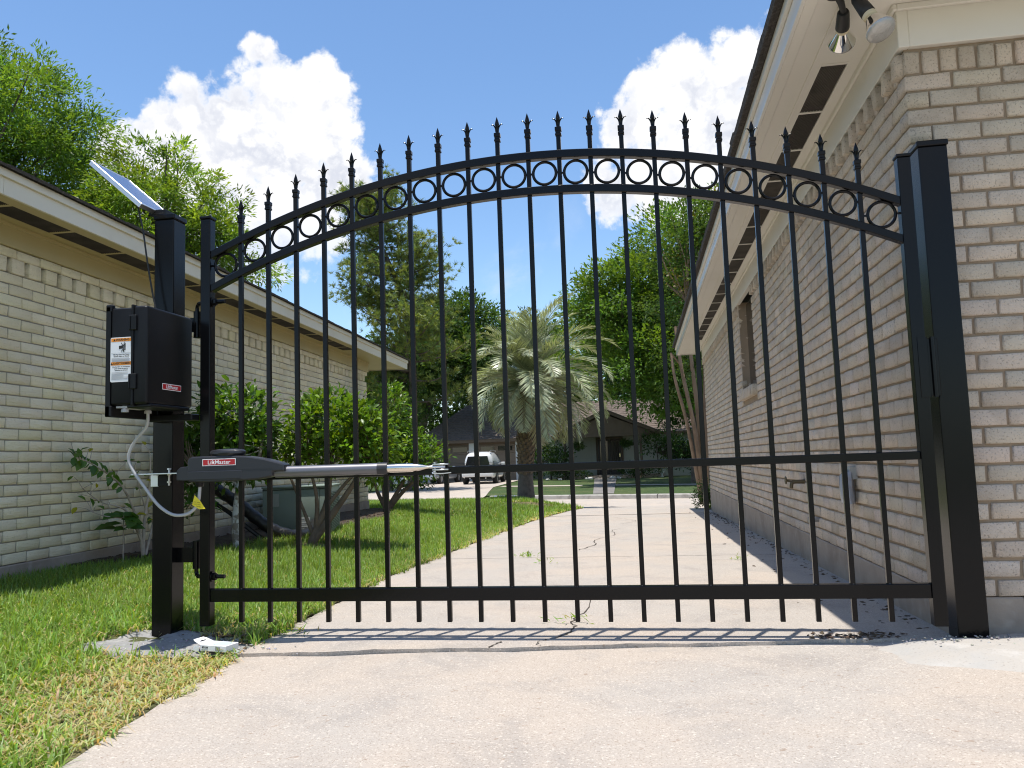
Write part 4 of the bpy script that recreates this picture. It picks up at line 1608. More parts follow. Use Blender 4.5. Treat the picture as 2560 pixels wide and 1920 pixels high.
box(bm, 0.015, 0.045, -D2 - 0.0008, -D2 - 0.0003, 0.006, 0.026)
obj('label_print', bm, M_['greyink'], pb)['kind'] = 'stuff'
bm = BM()
box(bm, -0.02, 0.066, -0.034, 0.036, H2 + 0.0002, H2 + 0.0008)
obj('top_print', bm, mat('pale_blue_print', (0.50, 0.58, 0.72), 0.4), pb)

# ------------------------------------------------------------------ flood light under the right eave
fl = thing('flood_light', 'twin flood lamp with silver and clear bulbs under the ivory eave', 'flood light', (2.83, 0.0, 2.768))
ox, oy, oz = fl.location
fbm = mat('flood_black', (0.012, 0.011, 0.011), 0.55)
bm = BM()
lathe(bm, [(0.055, 0.0), (0.055, -0.012), (0.048, -0.022), (0.02, -0.026), (0, -0.026)], 28, Matrix.Translation((-0.02, -0.03, 0)))
tube(bm, smooth_path([(-0.02, -0.03, -0.02), (0.0, -0.01, -0.045), (0.018, 0.035, -0.060)], 5), [0.016, 0.015, 0.014] + [0.014] * 8, 12) if False else tube(bm, [(-0.02, -0.03, -0.02), (0.0, -0.005, -0.045), (0.020, 0.045, -0.060)], [0.017, 0.015, 0.013], 12)
tube(bm, [(0.0, -0.05, -0.02), (0.045, -0.05, -0.055)], [0.016, 0.014], 12)
obj('base', bm, fbm, fl, True)


def bulb(p, dr, face, mt_r, mt_f):
    d = Vector(dr).normalized()
    Mr = Matrix.Translation(p) @ d.to_track_quat('Z', 'Y').to_matrix().to_4x4()
    bm = BM()
    lathe(bm, [(0.0, 0), (0.022, 0.002), (0.026, 0.012), (0.030, 0.085), (0.031, 0.112), (0.027, 0.118)], 24, Mr)
    h = obj('lamp_holder', bm, fbm, fl, True)
    bm = BM()
    lathe(bm, [(0.026, 0.116), (0.030, 0.120), (0.030, 0.132), (0.025, 0.136)], 24, Mr)
    obj('bulb_collar', bm, mat('cream_gasket', (0.6, 0.52, 0.36), 0.5), h, True)
    bm = BM()
    lathe(bm, [(0.022, 0.134), (0.026, 0.142), (0.042, 0.178), (0.056, 0.206), (0.0605, 0.218)], 32, Mr, False)
    obj('reflector', bm, mt_r, h, True)
    bm = BM()
    lathe(bm, [(0.0605, 0.218), (0.061, 0.224), (0.055, 0.234), (0.035, 0.243), (0, 0.246)], 32, Mr, False)
    obj('lens', bm, mt_f, h, True)


chrome = mat('bulb_silvering', (0.88, 0.87, 0.85), 0.04, 1.0)
lens = mat('frosted_lens', (0.45, 0.44, 0.42), 0.12, 0.35, bump=[(25, 0.5, 0.02)])
bulb((0.020, 0.045, -0.060), (0.065, 0.36, -0.05), 0, chrome, lens)
bulb((0.050, -0.05, -0.055), (0.25, -0.30, -0.75), 0, chrome, lens)

# ------------------------------------------------------------------ fittings on the right-hand side wall
brass = mat('weathered_brass', (0.16, 0.13, 0.08), 0.5, 0.8)
fa = thing('garden_tap', 'weathered brass garden tap low on the tan brick wall', 'tap', (3.085, 3.07, 0.545))
bm = BM()
tube(bm, [(0.01, 0, 0), (-0.085, 0, 0)], [0.017, 0.014], 12)
tube(bm, smooth_path([(-0.06, 0, 0), (-0.085, 0, -0.012), (-0.092, 0, -0.05)], 5), 0.014, 12)
obj('spout', bm, brass, fa, True)
bm = BM()
tube(bm, [(-0.085, 0, 0), (-0.125, 0, 0.012)], 0.008, 10)
torus(bm, (0, 0, 0), 0.026, 0.006, 18, 6, Matrix.Translation((-0.13, 0, 0.013)) @ Matrix.Rotation(math.pi / 2, 4, 'Z'))
box(bm, -0.134, -0.126, -0.024, 0.024, 0.009, 0.017)
box(bm, -0.134, -0.126, -0.004, 0.004, -0.012, 0.038)
obj('handle', bm, brass, fa, True)
bx = thing('outlet_cover', 'grey outlet box with cloudy plastic cover on the tan brick wall', 'outlet box', (3.108, 1.55, 0.57))
bm = BM()
box(bm, -0.035, 0.012, -0.045, 0.040, 0.035, 0.112, 0.004, 2)
obj('back_box', bm, mat('grey_outlet', (0.40, 0.40, 0.37), 0.5), bx)
bm = BM()
sec = []
for k, (z, dx, wd) in enumerate(((0.085, 0.055, 0.040), (0.06, 0.075, 0.060), (0.0, 0.082, 0.064), (-0.06, 0.080, 0.068), (-0.105, 0.070, 0.070))):
    ring = []
    for j in range(12):
        a = 2 * math.pi * j / 12
        ring.append(bm.verts.new((-0.010 - dx * 0.5 + dx * 0.5 * math.cos(a) * (1 + 0.1 * math.sin(3 * a + k)), wd * math.sin(a) * (1 + 0.08 * math.cos(2 * a + k * .7)) - 0.005, z + 0.006 * math.sin(4 * a))))
    sec.append(ring)
bm.faces.new(sec[0])
for a, b in zip(sec[:-1], sec[1:]):
    for j in range(12):
        bm.faces.new((a[j], a[(j + 1) % 12], b[(j + 1) % 12], b[j]))
cov = mat('cloudy_plastic', (0.36, 0.38, 0.42), 0.22, var=[(14, 4, 0.45, 0.7, (0.32, 0.24, 0.19), 0.7)], bump=[(18, 0.4, 0.01)])
obj('bubble_cover', bm, cov, bx, True)
pp_ = thing('pipe_stub', 'short capped pipe stub just above the foundation', 'pipe', (3.095, 2.63, 0.285))
bm = BM()
tube(bm, [(0.02, 0, 0), (-0.05, 0, 0)], 0.016, 12)
lathe(bm, [(0.022, 0), (0.022, 0.022)], 6, Matrix.Translation((-0.05, 0, 0)) @ Matrix.Rotation(-math.pi / 2, 4, 'Y'))
obj('capped_pipe', bm, mat('galvanised_pipe', (0.33, 0.33, 0.32), 0.5, 0.7), pp_, True)

# ================================================================== AIR CONDITIONER by the left wall
ac = thing('air_conditioner', 'grey green packaged air conditioning unit against the cream wall', 'air conditioner', (-2.10, 5.40, 0.03), R_(14))
M_['ac'] = mat('grey_green_enamel', (0.215, 0.270, 0.235), 0.45, var=[(3, 5, 0.45, 0.7, (0.19, 0.235, 0.205), 0.6)])
M_['ac_dark'] = mat('ac_inside', (0.03, 0.035, 0.032), 0.7)
L2, D2, H2 = 0.37, 0.40, 0.53
bm = BM()
box(bm, -L2, L2, -D2, D2, 0.0, H2, 0.006, 2)
obj('cabinet', bm, M_['ac'], ac, True)
bm = BM()
box(bm, -L2 - 0.012, L2 + 0.012, -D2 - 0.012, D2 + 0.012, H2, H2 + 0.022, 0.008, 2)
obj('top_cover', bm, M_['ac'], ac, True)
bm = BM()
box(bm, -L2 - 0.05, L2 + 0.1, -D2 - 0.06, D2 + 0.06, -0.12, -0.002, 0.01)
obj('pad', bm, M_['foundation'], ac)
bm = BM()
box(bm, L2 - 0.115, L2 - 0.112, -D2 - 0.003, -D2, 0.02, H2 - 0.01)
box(bm, -L2 + 0.0, L2, -D2 - 0.004, -D2, H2 - 0.02, H2 - 0.012)
obj('panel_joint', bm, M_['ac_dark'], ac)
bm = BM()
box(bm, L2, L2 + 0.002, -D2 + 0.05, D2 - 0.05, 0.05, H2 - 0.06)
gr = obj('coil_guard', bm, M_['ac_dark'], ac)
for c_ in range(4):
    y0 = -D2 + 0.055 + c_ * 0.174
    bm = BM()
    for k in range(24):
        z = 0.055 + k * 0.0175
        box(bm, L2 + 0.001, L2 + 0.010, y0, y0 + 0.155, z, z + 0.009)
    o = obj('louvre', bm, M_['ac'], gr)
bm = BM()
box(bm, -L2 + 0.05, -L2 + 0.18, -D2 - 0.003, -D2, 0.33, 0.47)
obj('rating_plate', bm, mat('faded_label', (0.33, 0.36, 0.33), 0.5), ac)
bm = BM()
box(bm, 0.03, 0.15, -D2 - 0.003, -D2, 0.05, 0.20)
lb = obj('warning_label', bm, mat('pale_label', (0.55, 0.56, 0.54), 0.5), ac)
bm = BM()
for z in (0.075, 0.09, 0.115, 0.13, 0.16, 0.18):
    box(bm, 0.042, 0.135, -D2 - 0.0036, -D2 - 0.003, z, z + 0.005)
obj('label_print', bm, M_['ink'], lb)['kind'] = 'stuff'
bm = BM()
box(bm, 0.16, 0.235, -D2 - 0.016, -D2, 0.035, 0.065, 0.006, 2)
obj('service_cover', bm, M_['white_plastic'], ac)
bm = BM()
tube(bm, smooth_path([(0.05, -D2 - 0.10, 0.0), (0.16, -D2 - 0.08, 0.01), (0.24, -D2 - 0.03, 0.03)], 5), 0.016, 10)
obj('drain_pipe', bm, M_['white_plastic'], ac, True)
du = thing('duct_wrap', 'black wrapped duct curving from the wall down to the air conditioner', 'duct', (-2.2, 4.3, 0.05))
bm = BM()
dp = [(-2.52, 4.15, 0.62), (-2.42, 4.15, 0.56), (-2.25, 4.16, 0.45), (-2.05, 4.19, 0.28), (-1.90, 4.25, 0.16), (-1.74, 4.38, 0.09), (-1.70, 4.75, 0.10), (-1.80, 5.05, 0.16)]
pth = smooth_path([(x + 2.2, y - 4.3, z - 0.05) for x, y, z in dp], 6)
tube(bm, pth, [0.062 + 0.004 * math.sin(i * 1.9) for i in range(len(pth))], 14)
obj('wrap', bm, mat('black_wrap', (0.011, 0.011, 0.012), 0.35, bump=[(12, 0.9, 0.02)]), du, True)
bm = BM()
pth = smooth_path([(x + 2.2 - .05, y - 4.3 - .06, z - 0.05 - .10) for x, y, z in dp[:6]], 6)
tube(bm, pth, 0.022, 8)
obj('small_line', bm, M_['rubber'], du, True)

# ================================================================== FOLIAGE
def unit(v):
    return v / np.maximum(np.linalg.norm(v, axis=-1, keepdims=True), 1e-9)


def leaves(P, Dv, Nv, L, Wd, fold=0.18, six=False):
    """leaf blades at P pointing along Dv with face normal near Nv. returns V,F"""
    n = len(P)
    Dv = unit(Dv)
    S = unit(np.cross(Dv, Nv))
    U = unit(np.cross(S, Dv))
    L = np.broadcast_to(L, (n,))[:, None]
    Wd = np.broadcast_to(Wd, (n,))[:, None]
    if not six:
        V = np.stack([P, P + Dv * L * .45 + S * Wd * .5 + U * Wd * fold, P + Dv * L - U * L * .10, P + Dv * L * .45 - S * Wd * .5 + U * Wd * fold], 1)
        F = np.arange(n * 4).reshape(n, 4)
        return V.reshape(-1, 3), F, 4
    mid = P + Dv * L * .5
    V = np.stack([P, P + Dv * L * .28 + S * Wd * .42 + U * Wd * fold, P + Dv * L * .68 + S * Wd * .44 + U * Wd * fold, P + Dv * L - U * L * .14,
                  P + Dv * L * .68 - S * Wd * .44 + U * Wd * fold, P + Dv * L * .28 - S * Wd * .42 + U * Wd * fold, P + Dv * L * .30, P + Dv * L * .66], 1)
    b = np.arange(n)[:, None] * 8
    F = np.concatenate([b + np.array([[0, 1, 6, 5]]), b + np.array([[1, 2, 7, 6]]), b + np.array([[6, 7, 4, 5]]), b + np.array([[2, 3, 4, 7]])], 0)
    return V.reshape(-1, 3), F, 8


def crown(lobes, n, L, Wd, g, clump=0.45, per=46, droop=0.0, hue=(1, 1, 1), six=False, fill=0.55, squash=0.75, autumn=0.0):
    """foliage as many leaf clumps spread through the volume of several ellipsoids"""
    vol = np.array([a[3] * a[4] * a[5] for a in lobes])
    pr = vol ** 0.8 / (vol ** 0.8).sum()
    ncl = max(1, n // per)
    which = g.choice(len(lobes), ncl, p=pr)
    Lb = np.array(lobes)[which]
    d = unit(g.normal(size=(ncl, 3)))
    d[:, 2] = np.where((d[:, 2] < -0.3) & (g.random(ncl) < .5), -d[:, 2], d[:, 2])
    rad = np.where(g.random(ncl) < fill, g.uniform(0.78, 1.14, ncl), g.uniform(0.25, 0.85, ncl))
    C = Lb[:, :3] + d * rad[:, None] * Lb[:, 3:6]
    cs = clump * g.uniform(0.55, 1.45, ncl)
    idx_ = np.repeat(np.arange(ncl), per)
    m_ = len(idx_)
    off = unit(g.normal(size=(m_, 3))) * (g.random(m_) ** 0.5)[:, None]
    off[:, 2] *= squash
    P = C[idx_] + off * cs[idx_][:, None]
    Dv = unit(off * 1.0 + d[idx_] * 0.7 + g.normal(0, .55, (m_, 3)) + np.array([0, 0, -droop]))
    Nv = unit(np.array([0, 0, 1.0]) + g.normal(0, .55, (m_, 3)))
    s = g.uniform(0.7, 1.25, m_)
    V, F, k = leaves(P, Dv, Nv, L * s, Wd * s, six=six)
    cl_t = g.normal(1, .22, ncl)
    t = cl_t[idx_] * g.normal(1, .14, m_)
    warm = np.clip(g.normal(0, .5, ncl)[idx_] + g.normal(0, .3, m_), -1, 1)
    T = np.stack([t * (1 + .22 * warm), t * (1 + .04 * warm), t * (1 - .25 * warm)], 1) * np.array(hue)
    if autumn > 0:
        au = (g.random(ncl) < autumn)[idx_]
        T[au] *= np.array([2.2, .9, .6])
    T = np.clip(T, 0.2, 2.6)
    return V, F, np.repeat(T, k, 0), C


BARK = mat('tree_bark', (0.085, 0.066, 0.050), 0.95, bump=[(18, 0.9, 0.03)], var=[(5, 5, 0.4, 0.7, (0.15, 0.125, 0.10), 0.7)])
BARK_TAN = mat('smooth_tan_bark', (0.30, 0.20, 0.125), 0.8, bump=[(9, 0.5, 0.02)], var=[(4, 4, 0.45, 0.65, (0.20, 0.125, 0.075), 0.8)])
GREEN = leaf_mat('leaf_green', (0.125, 0.210, 0.034), 0.48, 0.5, 0.35)
GREEN_D = leaf_mat('leaf_dark_green', (0.055, 0.105, 0.022), 0.4, 0.5, 0.35)
GLOSS = leaf_mat('glossy_leaf', (0.105, 0.195, 0.022), 0.4, 0.38, 0.5)
NEEDLE = leaf_mat('pine_needle', (0.165, 0.215, 0.060), 0.4, 0.5)
PALM = leaf_mat('palm_leaf', (0.315, 0.350, 0.220), 0.18, 0.36, 0.55)
GRASS = leaf_mat('grass_blade', (0.185, 0.290, 0.060), 0.4, 0.5, 0.35)


def tree(name, label, cat, base, limbs, lobes, n, L, Wd, seed, leafm, bark=BARK, trunk_r=0.2, group=None, nlimb=14, **kw):
    g = np.random.default_rng(seed)
    t = thing(name, label, cat, base, 0, group)
    b = np.array(base)
    lob = [(x - b[0], y - b[1], z - b[2], rx, ry, rz_) for x, y, z, rx, ry, rz_ in lobes]
    V, F, T, C = crown(lob, n, L, Wd, g, **kw)
    link('crown', mesh_np('crown', V, F, T), leafm, t)
    bm = BM()
    for pts, r0, r1 in limbs:
        pth = smooth_path([Vector(p_) - Vector(base) for p_ in pts], 5)
        tube(bm, pth, [r0 + (r1 - r0) * (i / (len(pth) - 1)) for i in range(len(pth))], 9)
    # boughs out to clump centres
    tops = [Vector(l[0][-1]) - Vector(base) for l in limbs]
    for k in g.choice(len(C), min(nlimb, len(C)), replace=False):
        e = Vector(C[k])
        s = min(tops, key=lambda q_: (q_ - e).length)
        mid = s.lerp(e, .5) + Vector((g.normal(0, .12), g.normal(0, .12), g.normal(.1, .12))) * (e - s).length * .4
        pth = smooth_path([s, mid, e], 4)
        tube(bm, pth, [trunk_r * .28 * (1 - .85 * i / (len(pth) - 1)) + .006 for i in range(len(pth))], 6)
    obj('trunk', bm, bark, t, True, 60)
    return t


# trees beyond the left house
tree('broadleaf_tree', 'tall bright green tree rising behind the left roof at the picture edge', 'tree', (-17.2, 16.6, -0.1), [([(-17.2, 16.6, -.1), (-17.0, 16.4, 3.5), (-16.7, 16.2, 7.5)], .34, .16)],
     [(-17.2, 16.2, 9.8, 3.6, 3.4, 3.5), (-14.9, 16.4, 10.0, 1.6, 1.7, 1.6), (-14.5, 16.6, 8.0, 1.9, 1.9, 1.8), (-17.9, 16.0, 12.4, 1.8, 1.9, 1.5), (-15.6, 16.2, 6.6, 3.0, 2.4, 2.2)], 74000, 0.17, 0.050, 21, GREEN, clump=0.56, per=120, squash=.8, nlimb=60)
tree('broadleaf_tree', 'smaller light green tree behind the solar panel and left roof', 'tree', (-10.5, 16.0, -0.1), [([(-10.5, 16, -.1), (-10.5, 16, 3.5), (-10.6, 15.9, 6.8)], .16, .07)],
     [(-10.7, 15.8, 8.0, 1.55, 1.4, 1.75), (-9.3, 16.0, 7.15, 1.0, 1.1, 1.2), (-11.8, 15.8, 7.6, 1.0, 1.1, 1.2), (-10.4, 15.9, 6.3, 1.9, 1.5, 1.2), (-8.6, 16.2, 6.2, .8, .8, .9)], 27000, 0.15, 0.044, 22, GREEN, trunk_r=.14, clump=0.36, per=90, hue=(1.3, 1.2, 1.0), nlimb=30)

# right-hand trees beyond the tan house
tree('broadleaf_tree', 'large dense green tree across the street right of the palm', 'tree', (4.0, 31.3, -0.4), [([(4.0, 31.3, -.4), (4.1, 31.2, 2.2), (3.8, 31, 5.5)], .42, .25), ([(4.1, 31.2, 2.0), (2.8, 30.9, 4.2), (1.4, 30.6, 6.0)], .22, .12)],
     [(2.0, 41.0, 6.4, 2.8, 2.4, 1.3), (-1.6, 42.0, 6.0, 2.0, 2.0, 1.1), (6.5, 42.0, 6.6, 3.0, 2.4, 1.5), (3.2, 35.5, 7.2, 3.2, 3.0, 1.6), (6.0, 38.0, 7.0, 3.4, 3.0, 1.8), (0.2, 37.5, 6.6, 2.4, 2.4, 1.2), (4.2, 32.6, 3.3, 2.4, 1.3, .95), (2.3, 32.6, 3.6, 1.2, 1.0, .8), (3.9, 33.0, 4.4, 2.8, 1.5, 1.1), (4.6, 28.6, 3.2, 2.4, 1.2, 1.2), (2.4, 28.8, 3.6, 1.6, 1.2, .9), (4.4, 30.6, 8.3, 3.0, 3.0, 2.9), (1.6, 30.4, 7.0, 2.6, 2.8, 2.3), (4.6, 30.8, 5.4, 3.6, 3.0, 2.6), (-.4, 30.0, 6.9, 1.5, 2.0, 1.5), (2.4, 30.4, 4.4, 3.0, 2.8, 1.8), (6.2, 31, 7.5, 3.0, 2.6, 3.2)], 130000, 0.20, 0.090, 23, GREEN, clump=0.70, per=120, nlimb=50, squash=.75, hue=(.84, .88, .85))
tree('crape_myrtle', 'crape myrtle with smooth tan stems behind the far end of the tan house', 'tree', (3.02, 14.6, -0.3),
     [([(3.02, 14.6, -.3), (2.94, 14.5, 1.2), (2.72, 14.4, 2.6), (2.62, 14.4, 3.6)], .055, .03), ([(3.08, 14.7, -.3), (3.03, 14.6, 1.5), (2.93, 14.5, 3.0), (2.88, 14.5, 4.2)], .06, .03), ([(3.0, 14.55, -.3), (2.78, 14.5, 1.4), (2.56, 14.3, 2.4), (2.50, 14.3, 3.0)], .045, .025), ([(3.12, 14.7, -.3), (3.2, 14.7, 2.0), (3.3, 14.7, 4.2)], .06, .03)],
     [(3.0, 14.8, 4.85, 1.0, 1.0, 1.0), (3.5, 14.8, 5.75, 1.0, 1.0, 1.0), (2.75, 14.7, 3.9, .8, .8, .7), (4.2, 14.9, 5.0, 1.1, 1, 1.2), (2.95, 15.2, 2.6, .7, .8, .7)], 15000, 0.085, 0.045, 24, GREEN_D, bark=BARK_TAN, trunk_r=.06, clump=0.30, per=36, nlimb=40, hue=(1.15, 1.1, 1.0), autumn=.07)

tree('broadleaf_tree', 'dark spreading tree overhanging the far garage roof', 'tree', (-12.8, 46.5, -.4), [([(-12.8, 46.5, -.4), (-12.3, 46.3, 3.0), (-11.0, 45.6, 6.0)], .30, .16)],
     [(-10.6, 44.6, 7.6, 2.8, 2.4, 1.9), (-8.0, 44.8, 7.2, 2.4, 2.2, 1.6), (-5.6, 46.0, 7.9, 2.2, 2.0, 1.6), (-9.6, 46.5, 9.6, 2.8, 2.2, 1.8), (-12.6, 45.0, 5.6, 2.2, 2.0, 2.2), (-9.8, 44.0, 5.3, 1.3, 1.0, .7)], 34000, 0.26, 0.115, 27, GREEN_D, clump=0.7, per=40, nlimb=24)

tree('broadleaf_tree', 'dark leafy tree shading the right end of the far house', 'tree', (4.9, 36.4, -.4), [([(4.9, 36.4, -.4), (4.9, 36.3, 1.5), (4.8, 36.2, 3.0)], .16, .09)],
     [(2.9, 36.0, 3.5, 1.3, 1.1, 1.0), (4.6, 36.0, 3.2, 1.6, 1.2, 1.3), (6.4, 36.2, 3.2, 1.8, 1.3, 1.6), (3.8, 36.4, 4.6, 1.8, 1.4, 1.0), (7.6, 36.0, 2.4, 1.5, 1.2, 1.6)], 17000, 0.20, 0.09, 29, GREEN_D, trunk_r=.12, clump=0.5, per=60, nlimb=24, hue=(.9, .95, .9))

# pine
def pine():
    g = np.random.default_rng(31)
    t = thing('pine_tree', 'tall open crowned pine with dark trunk behind the cream house', 'tree', (-8.5, 31.2, -0.45))
    b = np.array([-8.5, 31.2, -0.45])
    tr = [np.array(p_) - b for p_ in ([-8.5, 31.2, -.45], [-8.35, 31.1, 4.5], [-8.6, 30.9, 8.0], [-9.6, 30.3, 11.0], [-9.9, 30.1, 12.6])]
    path = [np.array(p_) for p_ in smooth_path(tr, 10)]
    bm = BM()
    tube(bm, path, [0.23 * (1 - .88 * i / (len(path) - 1)) for i in range(len(path))], 10)
    P, Dd = [], []
    for k in range(150):
        s = g.uniform(0.16, 1.0) ** 0.9
        i = int(s * (len(path) - 1))
        o = path[i]
        az = g.uniform(0, 2 * np.pi)
        ln = (3.9 * (1 - s) ** 0.65 + 0.55) * g.uniform(.5, 1.1) * (0.8 if s < .35 else 1)
        dr = np.array([math.cos(az), math.sin(az), g.uniform(-.12, .45) + .5 * (s > .8)])
        e = o + dr * ln + np.array([0, 0, .12 * ln])
        m1 = o + dr * ln * .5 + np.array([0, 0, -.05 * ln])
        pth = smooth_path([o, m1, e], 5)
        tube(bm, pth, [0.05 * (1 - s * .5) * (1 - .9 * q_ / (len(pth) - 1)) + .006 for q_ in range(len(pth))], 5)
        nt = int(10 + ln * 16)
        for q_ in range(nt):
            u = g.uniform(.30, 1.05)
            c = np.array(pth[min(int(u * (len(pth) - 1)), len(pth) - 1)]) + g.normal(0, .20, 3) * np.array([1, 1, .6]) * (0.5 + .3 * ln)
            P.append(c)
            Dd.append(unit(dr * .5 + g.normal(0, .45, 3) + np.array([0, 0, .55])))
    P, Dd = np.array(P), np.array(Dd)
    nn = 16
    ii = np.repeat(np.arange(len(P)), nn)
    dv = unit(Dd[ii] * .9 + g.normal(0, .62, (len(ii), 3)))
    base = P[ii] + dv * .02
    Lq = g.uniform(.16, .27, len(ii))[:, None]
    sd = unit(np.cross(dv, g.normal(size=(len(ii), 3)))) * .016
    V = np.stack([base - sd, base + sd, base + dv * Lq], 1).reshape(-1, 3)
    F = np.arange(len(V)).reshape(-1, 3)
    tt = g.normal(1, .2, len(P))[ii] * g.normal(1, .12, len(ii))
    wm = np.clip(g.normal(0, .5, len(P)), -1, 1)[ii]
    T = np.clip(np.stack([tt * (1.05 + .3 * wm), tt * (1.03 + .1 * wm), tt * (1 - .2 * wm)], 1), .25, 2.2)
    link('crown', mesh_np('crown', V, F, np.repeat(T, 3, 0)), NEEDLE, t)
    obj('trunk', bm, BARK, t, True, 60)


pine()


# palm
def palm():
    g = np.random.default_rng(41)
    B = Vector((-1.22, 16.91, -0.26))
    t = thing('palm_tree', 'bushy grey green feather palm standing on the lawn by the street', 'tree', B)
    top = Vector((0.20, -0.18, 3.05))
    # trunk with old leaf bases standing out in spirals
    bm = BM()
    cp = smooth_path([Vector((0, 0, -.1)), Vector((0.0, 0, .5)), Vector((.05, -.05, 1.4)), Vector((.14, -.12, 2.3)), top], 8)
    n = len(cp)

    def rad(s):
        return 0.255 - 0.075 * min(1, s * 3.2) + (0.03 if s > .45 else 0)
    tube(bm, cp, [rad(i / (n - 1)) for i in range(n)], 18)
    obj('trunk', bm, mat('palm_trunk', (0.14, 0.115, 0.095), 0.95, bump=[(14, 1.0, 0.03)], var=[(8, 4, 0.4, 0.7, (0.07, 0.055, 0.045), .8)]), t, True, 60)
    bm = BM()
    ga = 0
    for k in range(330):
        s = 0.30 + 0.68 * k / 330
        c = cp[min(int(s * (n - 1)), n - 1)].lerp(cp[min(int(s * (n - 1)) + 1, n - 1)], s * (n - 1) % 1)
        ga += 2.39996
        r = rad(s)
        M = Matrix.Translation(c) @ Matrix.Rotation(ga, 4, 'Z') @ Matrix.Translation((r - .01, 0, 0)) @ Matrix.Rotation(R_(28 + g.uniform(-8, 8)), 4, 'Y')
        w2 = .048
        ln = .10 * g.uniform(.8, 1.3)
        prism(bm, [(-w2, 0), (w2, 0), (w2 * .55, ln), (-w2 * .55, ln)], -.012, .014, 'x', M)
    o = obj('leaf_base', bm, mat('palm_boot', (0.20, 0.145, 0.095), 0.9, var=[(6, 4, 0.4, 0.65, (0.11, 0.075, 0.05), .8)]), t)
    o['kind'] = 'stuff'
    rach = mat('palm_rachis', (0.25, 0.25, 0.12), 0.6)
    nf = 66
    for k in range(nf):
        u = k / (nf - 1)
        az = k * 2.39996 + g.uniform(-.25, .25)
        el = math.pi / 2 * (1 - u ** .95 * 1.42) + g.uniform(-.14, .14)
        ln = (2.25 + .34 * math.cos(az)) * g.uniform(.82, 1.10) * (1.0 - .18 * max(0, (u - .7) / .3))
        pts = []
        p_ = top + Vector((0, 0, .05 * (1 - u)))
        e = el
        nseg = 22
        for s in range(nseg + 1):
            pts.append(p_.copy())
            dvec = Vector((math.cos(az) * math.cos(e), math.sin(az) * math.cos(e), math.sin(e)))
            p_ = p_ + dvec * ln / nseg
            e -= (1.9 if u > .22 else 1.15) / nseg * (0.35 + 1.3 * s / nseg) * g.uniform(.9, 1.1)
            e = max(e, -1.38)
        bm = BM()
        tube(bm, pts, [0.016 * (1 - .85 * i / nseg) + .002 for i in range(nseg + 1)], 5)
        fr = obj('frond', bm, rach, t, True)
        # leaflets rise in a V from the rachis
        Pp, Dv, Nv, Ls = [], [], [], []
        for s in range(5, int(nseg * 2.7)):
            f = s / (nseg * 2.7)
            i = min(int(f * nseg), nseg - 1)
            c = pts[i].lerp(pts[i + 1], f * nseg - i)
            tg_ = (pts[i + 1] - pts[i]).normalized()
            sd_ = tg_.cross(Vector((0, 0, 1)))
            if sd_.length < .05: sd_ = Vector((-math.sin(az), math.cos(az), 0))
            sd_.normalize()
            up = sd_.cross(tg_)
            for sg in (-1, 1):
                dl = (tg_ * g.uniform(.65, 1.1) + sd_ * sg * g.uniform(.55, .9) + up * g.uniform(.10, .50) + Vector((0, 0, g.uniform(-.3, 0))))
                Pp.append(c)
                Dv.append(dl)
                Nv.append(up * 1.0 - sd_ * sg * .35)
                Ls.append(.58 * (math.sin(math.pi * min(1, .18 + f * .86)) ** .6) * g.uniform(.85, 1.1))
        Pp, Dv, Nv, Ls = (np.array([list(v) for v in a], float) if not np.isscalar(a[0]) else np.array(a) for a in (Pp, Dv, Nv, Ls))
        V, F, kk = leaves(Pp, Dv, Nv, Ls, .034, .10)
        tt = g.normal(1.0, .12) * g.normal(1, .20, len(Pp))
        old = max(0.0, (u - .84) / .16) * .7
        T = np.stack([tt * (1 + .45 * old), tt * (1 + .05 * old), tt * (1 - .1 * old)], 1)
        link('leaflets', mesh_np('leaflets', V, F, np.repeat(np.clip(T, .3, 2), kk, 0)), PALM, fr)


palm()

# ------------------------------------------------------------------ shrubs along the left wall
def shrub(label, base, stems, lobes, n, L, Wd, seed, mt, hue=(1, 1, 1), clump=.15, bark=BARK, group=None, name='shrub', per=11):
    g = np.random.default_rng(seed)
    t = thing(name, label, 'shrub', base, 0, group)
    b = np.array(base)
    lob = [(x - b[0], y - b[1], z - b[2], rx, ry, rz_) for x, y, z, rx, ry, rz_ in lobes]
    V, F, T, C = crown(lob, n, L, Wd, g, clump=clump, per=per, six=True, hue=hue, squash=.9, fill=.7)
    link('foliage', mesh_np('foliage', V, F, T), mt, t)
    bm = BM()
    ends = []
    for pts, r0, r1 in stems:
        pth = smooth_path([Vector(p_) - Vector(base) for p_ in pts], 5)
        tube(bm, pth, [(r0 + (r1 - r0) * (i / (len(pth) - 1))) * g.uniform(.93, 1.07) for i in range(len(pth))], 9)
        ends.append(pth[-1])
        ends.append(pth[len(pth) * 2 // 3])
    for k in g.choice(len(C), min(90, len(C)), replace=False):
        e = Vector(C[k])
        s = min(ends, key=lambda q_: (q_ - e).length)
        pth = smooth_path([s, s.lerp(e, .5) + Vector(g.normal(0, .03, 3)), e], 3)
        tube(bm, pth, [.007 * (1 - .8 * i / (len(pth) - 1)) + .0015 for i in range(len(pth))], 5)
    obj('trunk', bm, bark, t, True, 60)
    return t


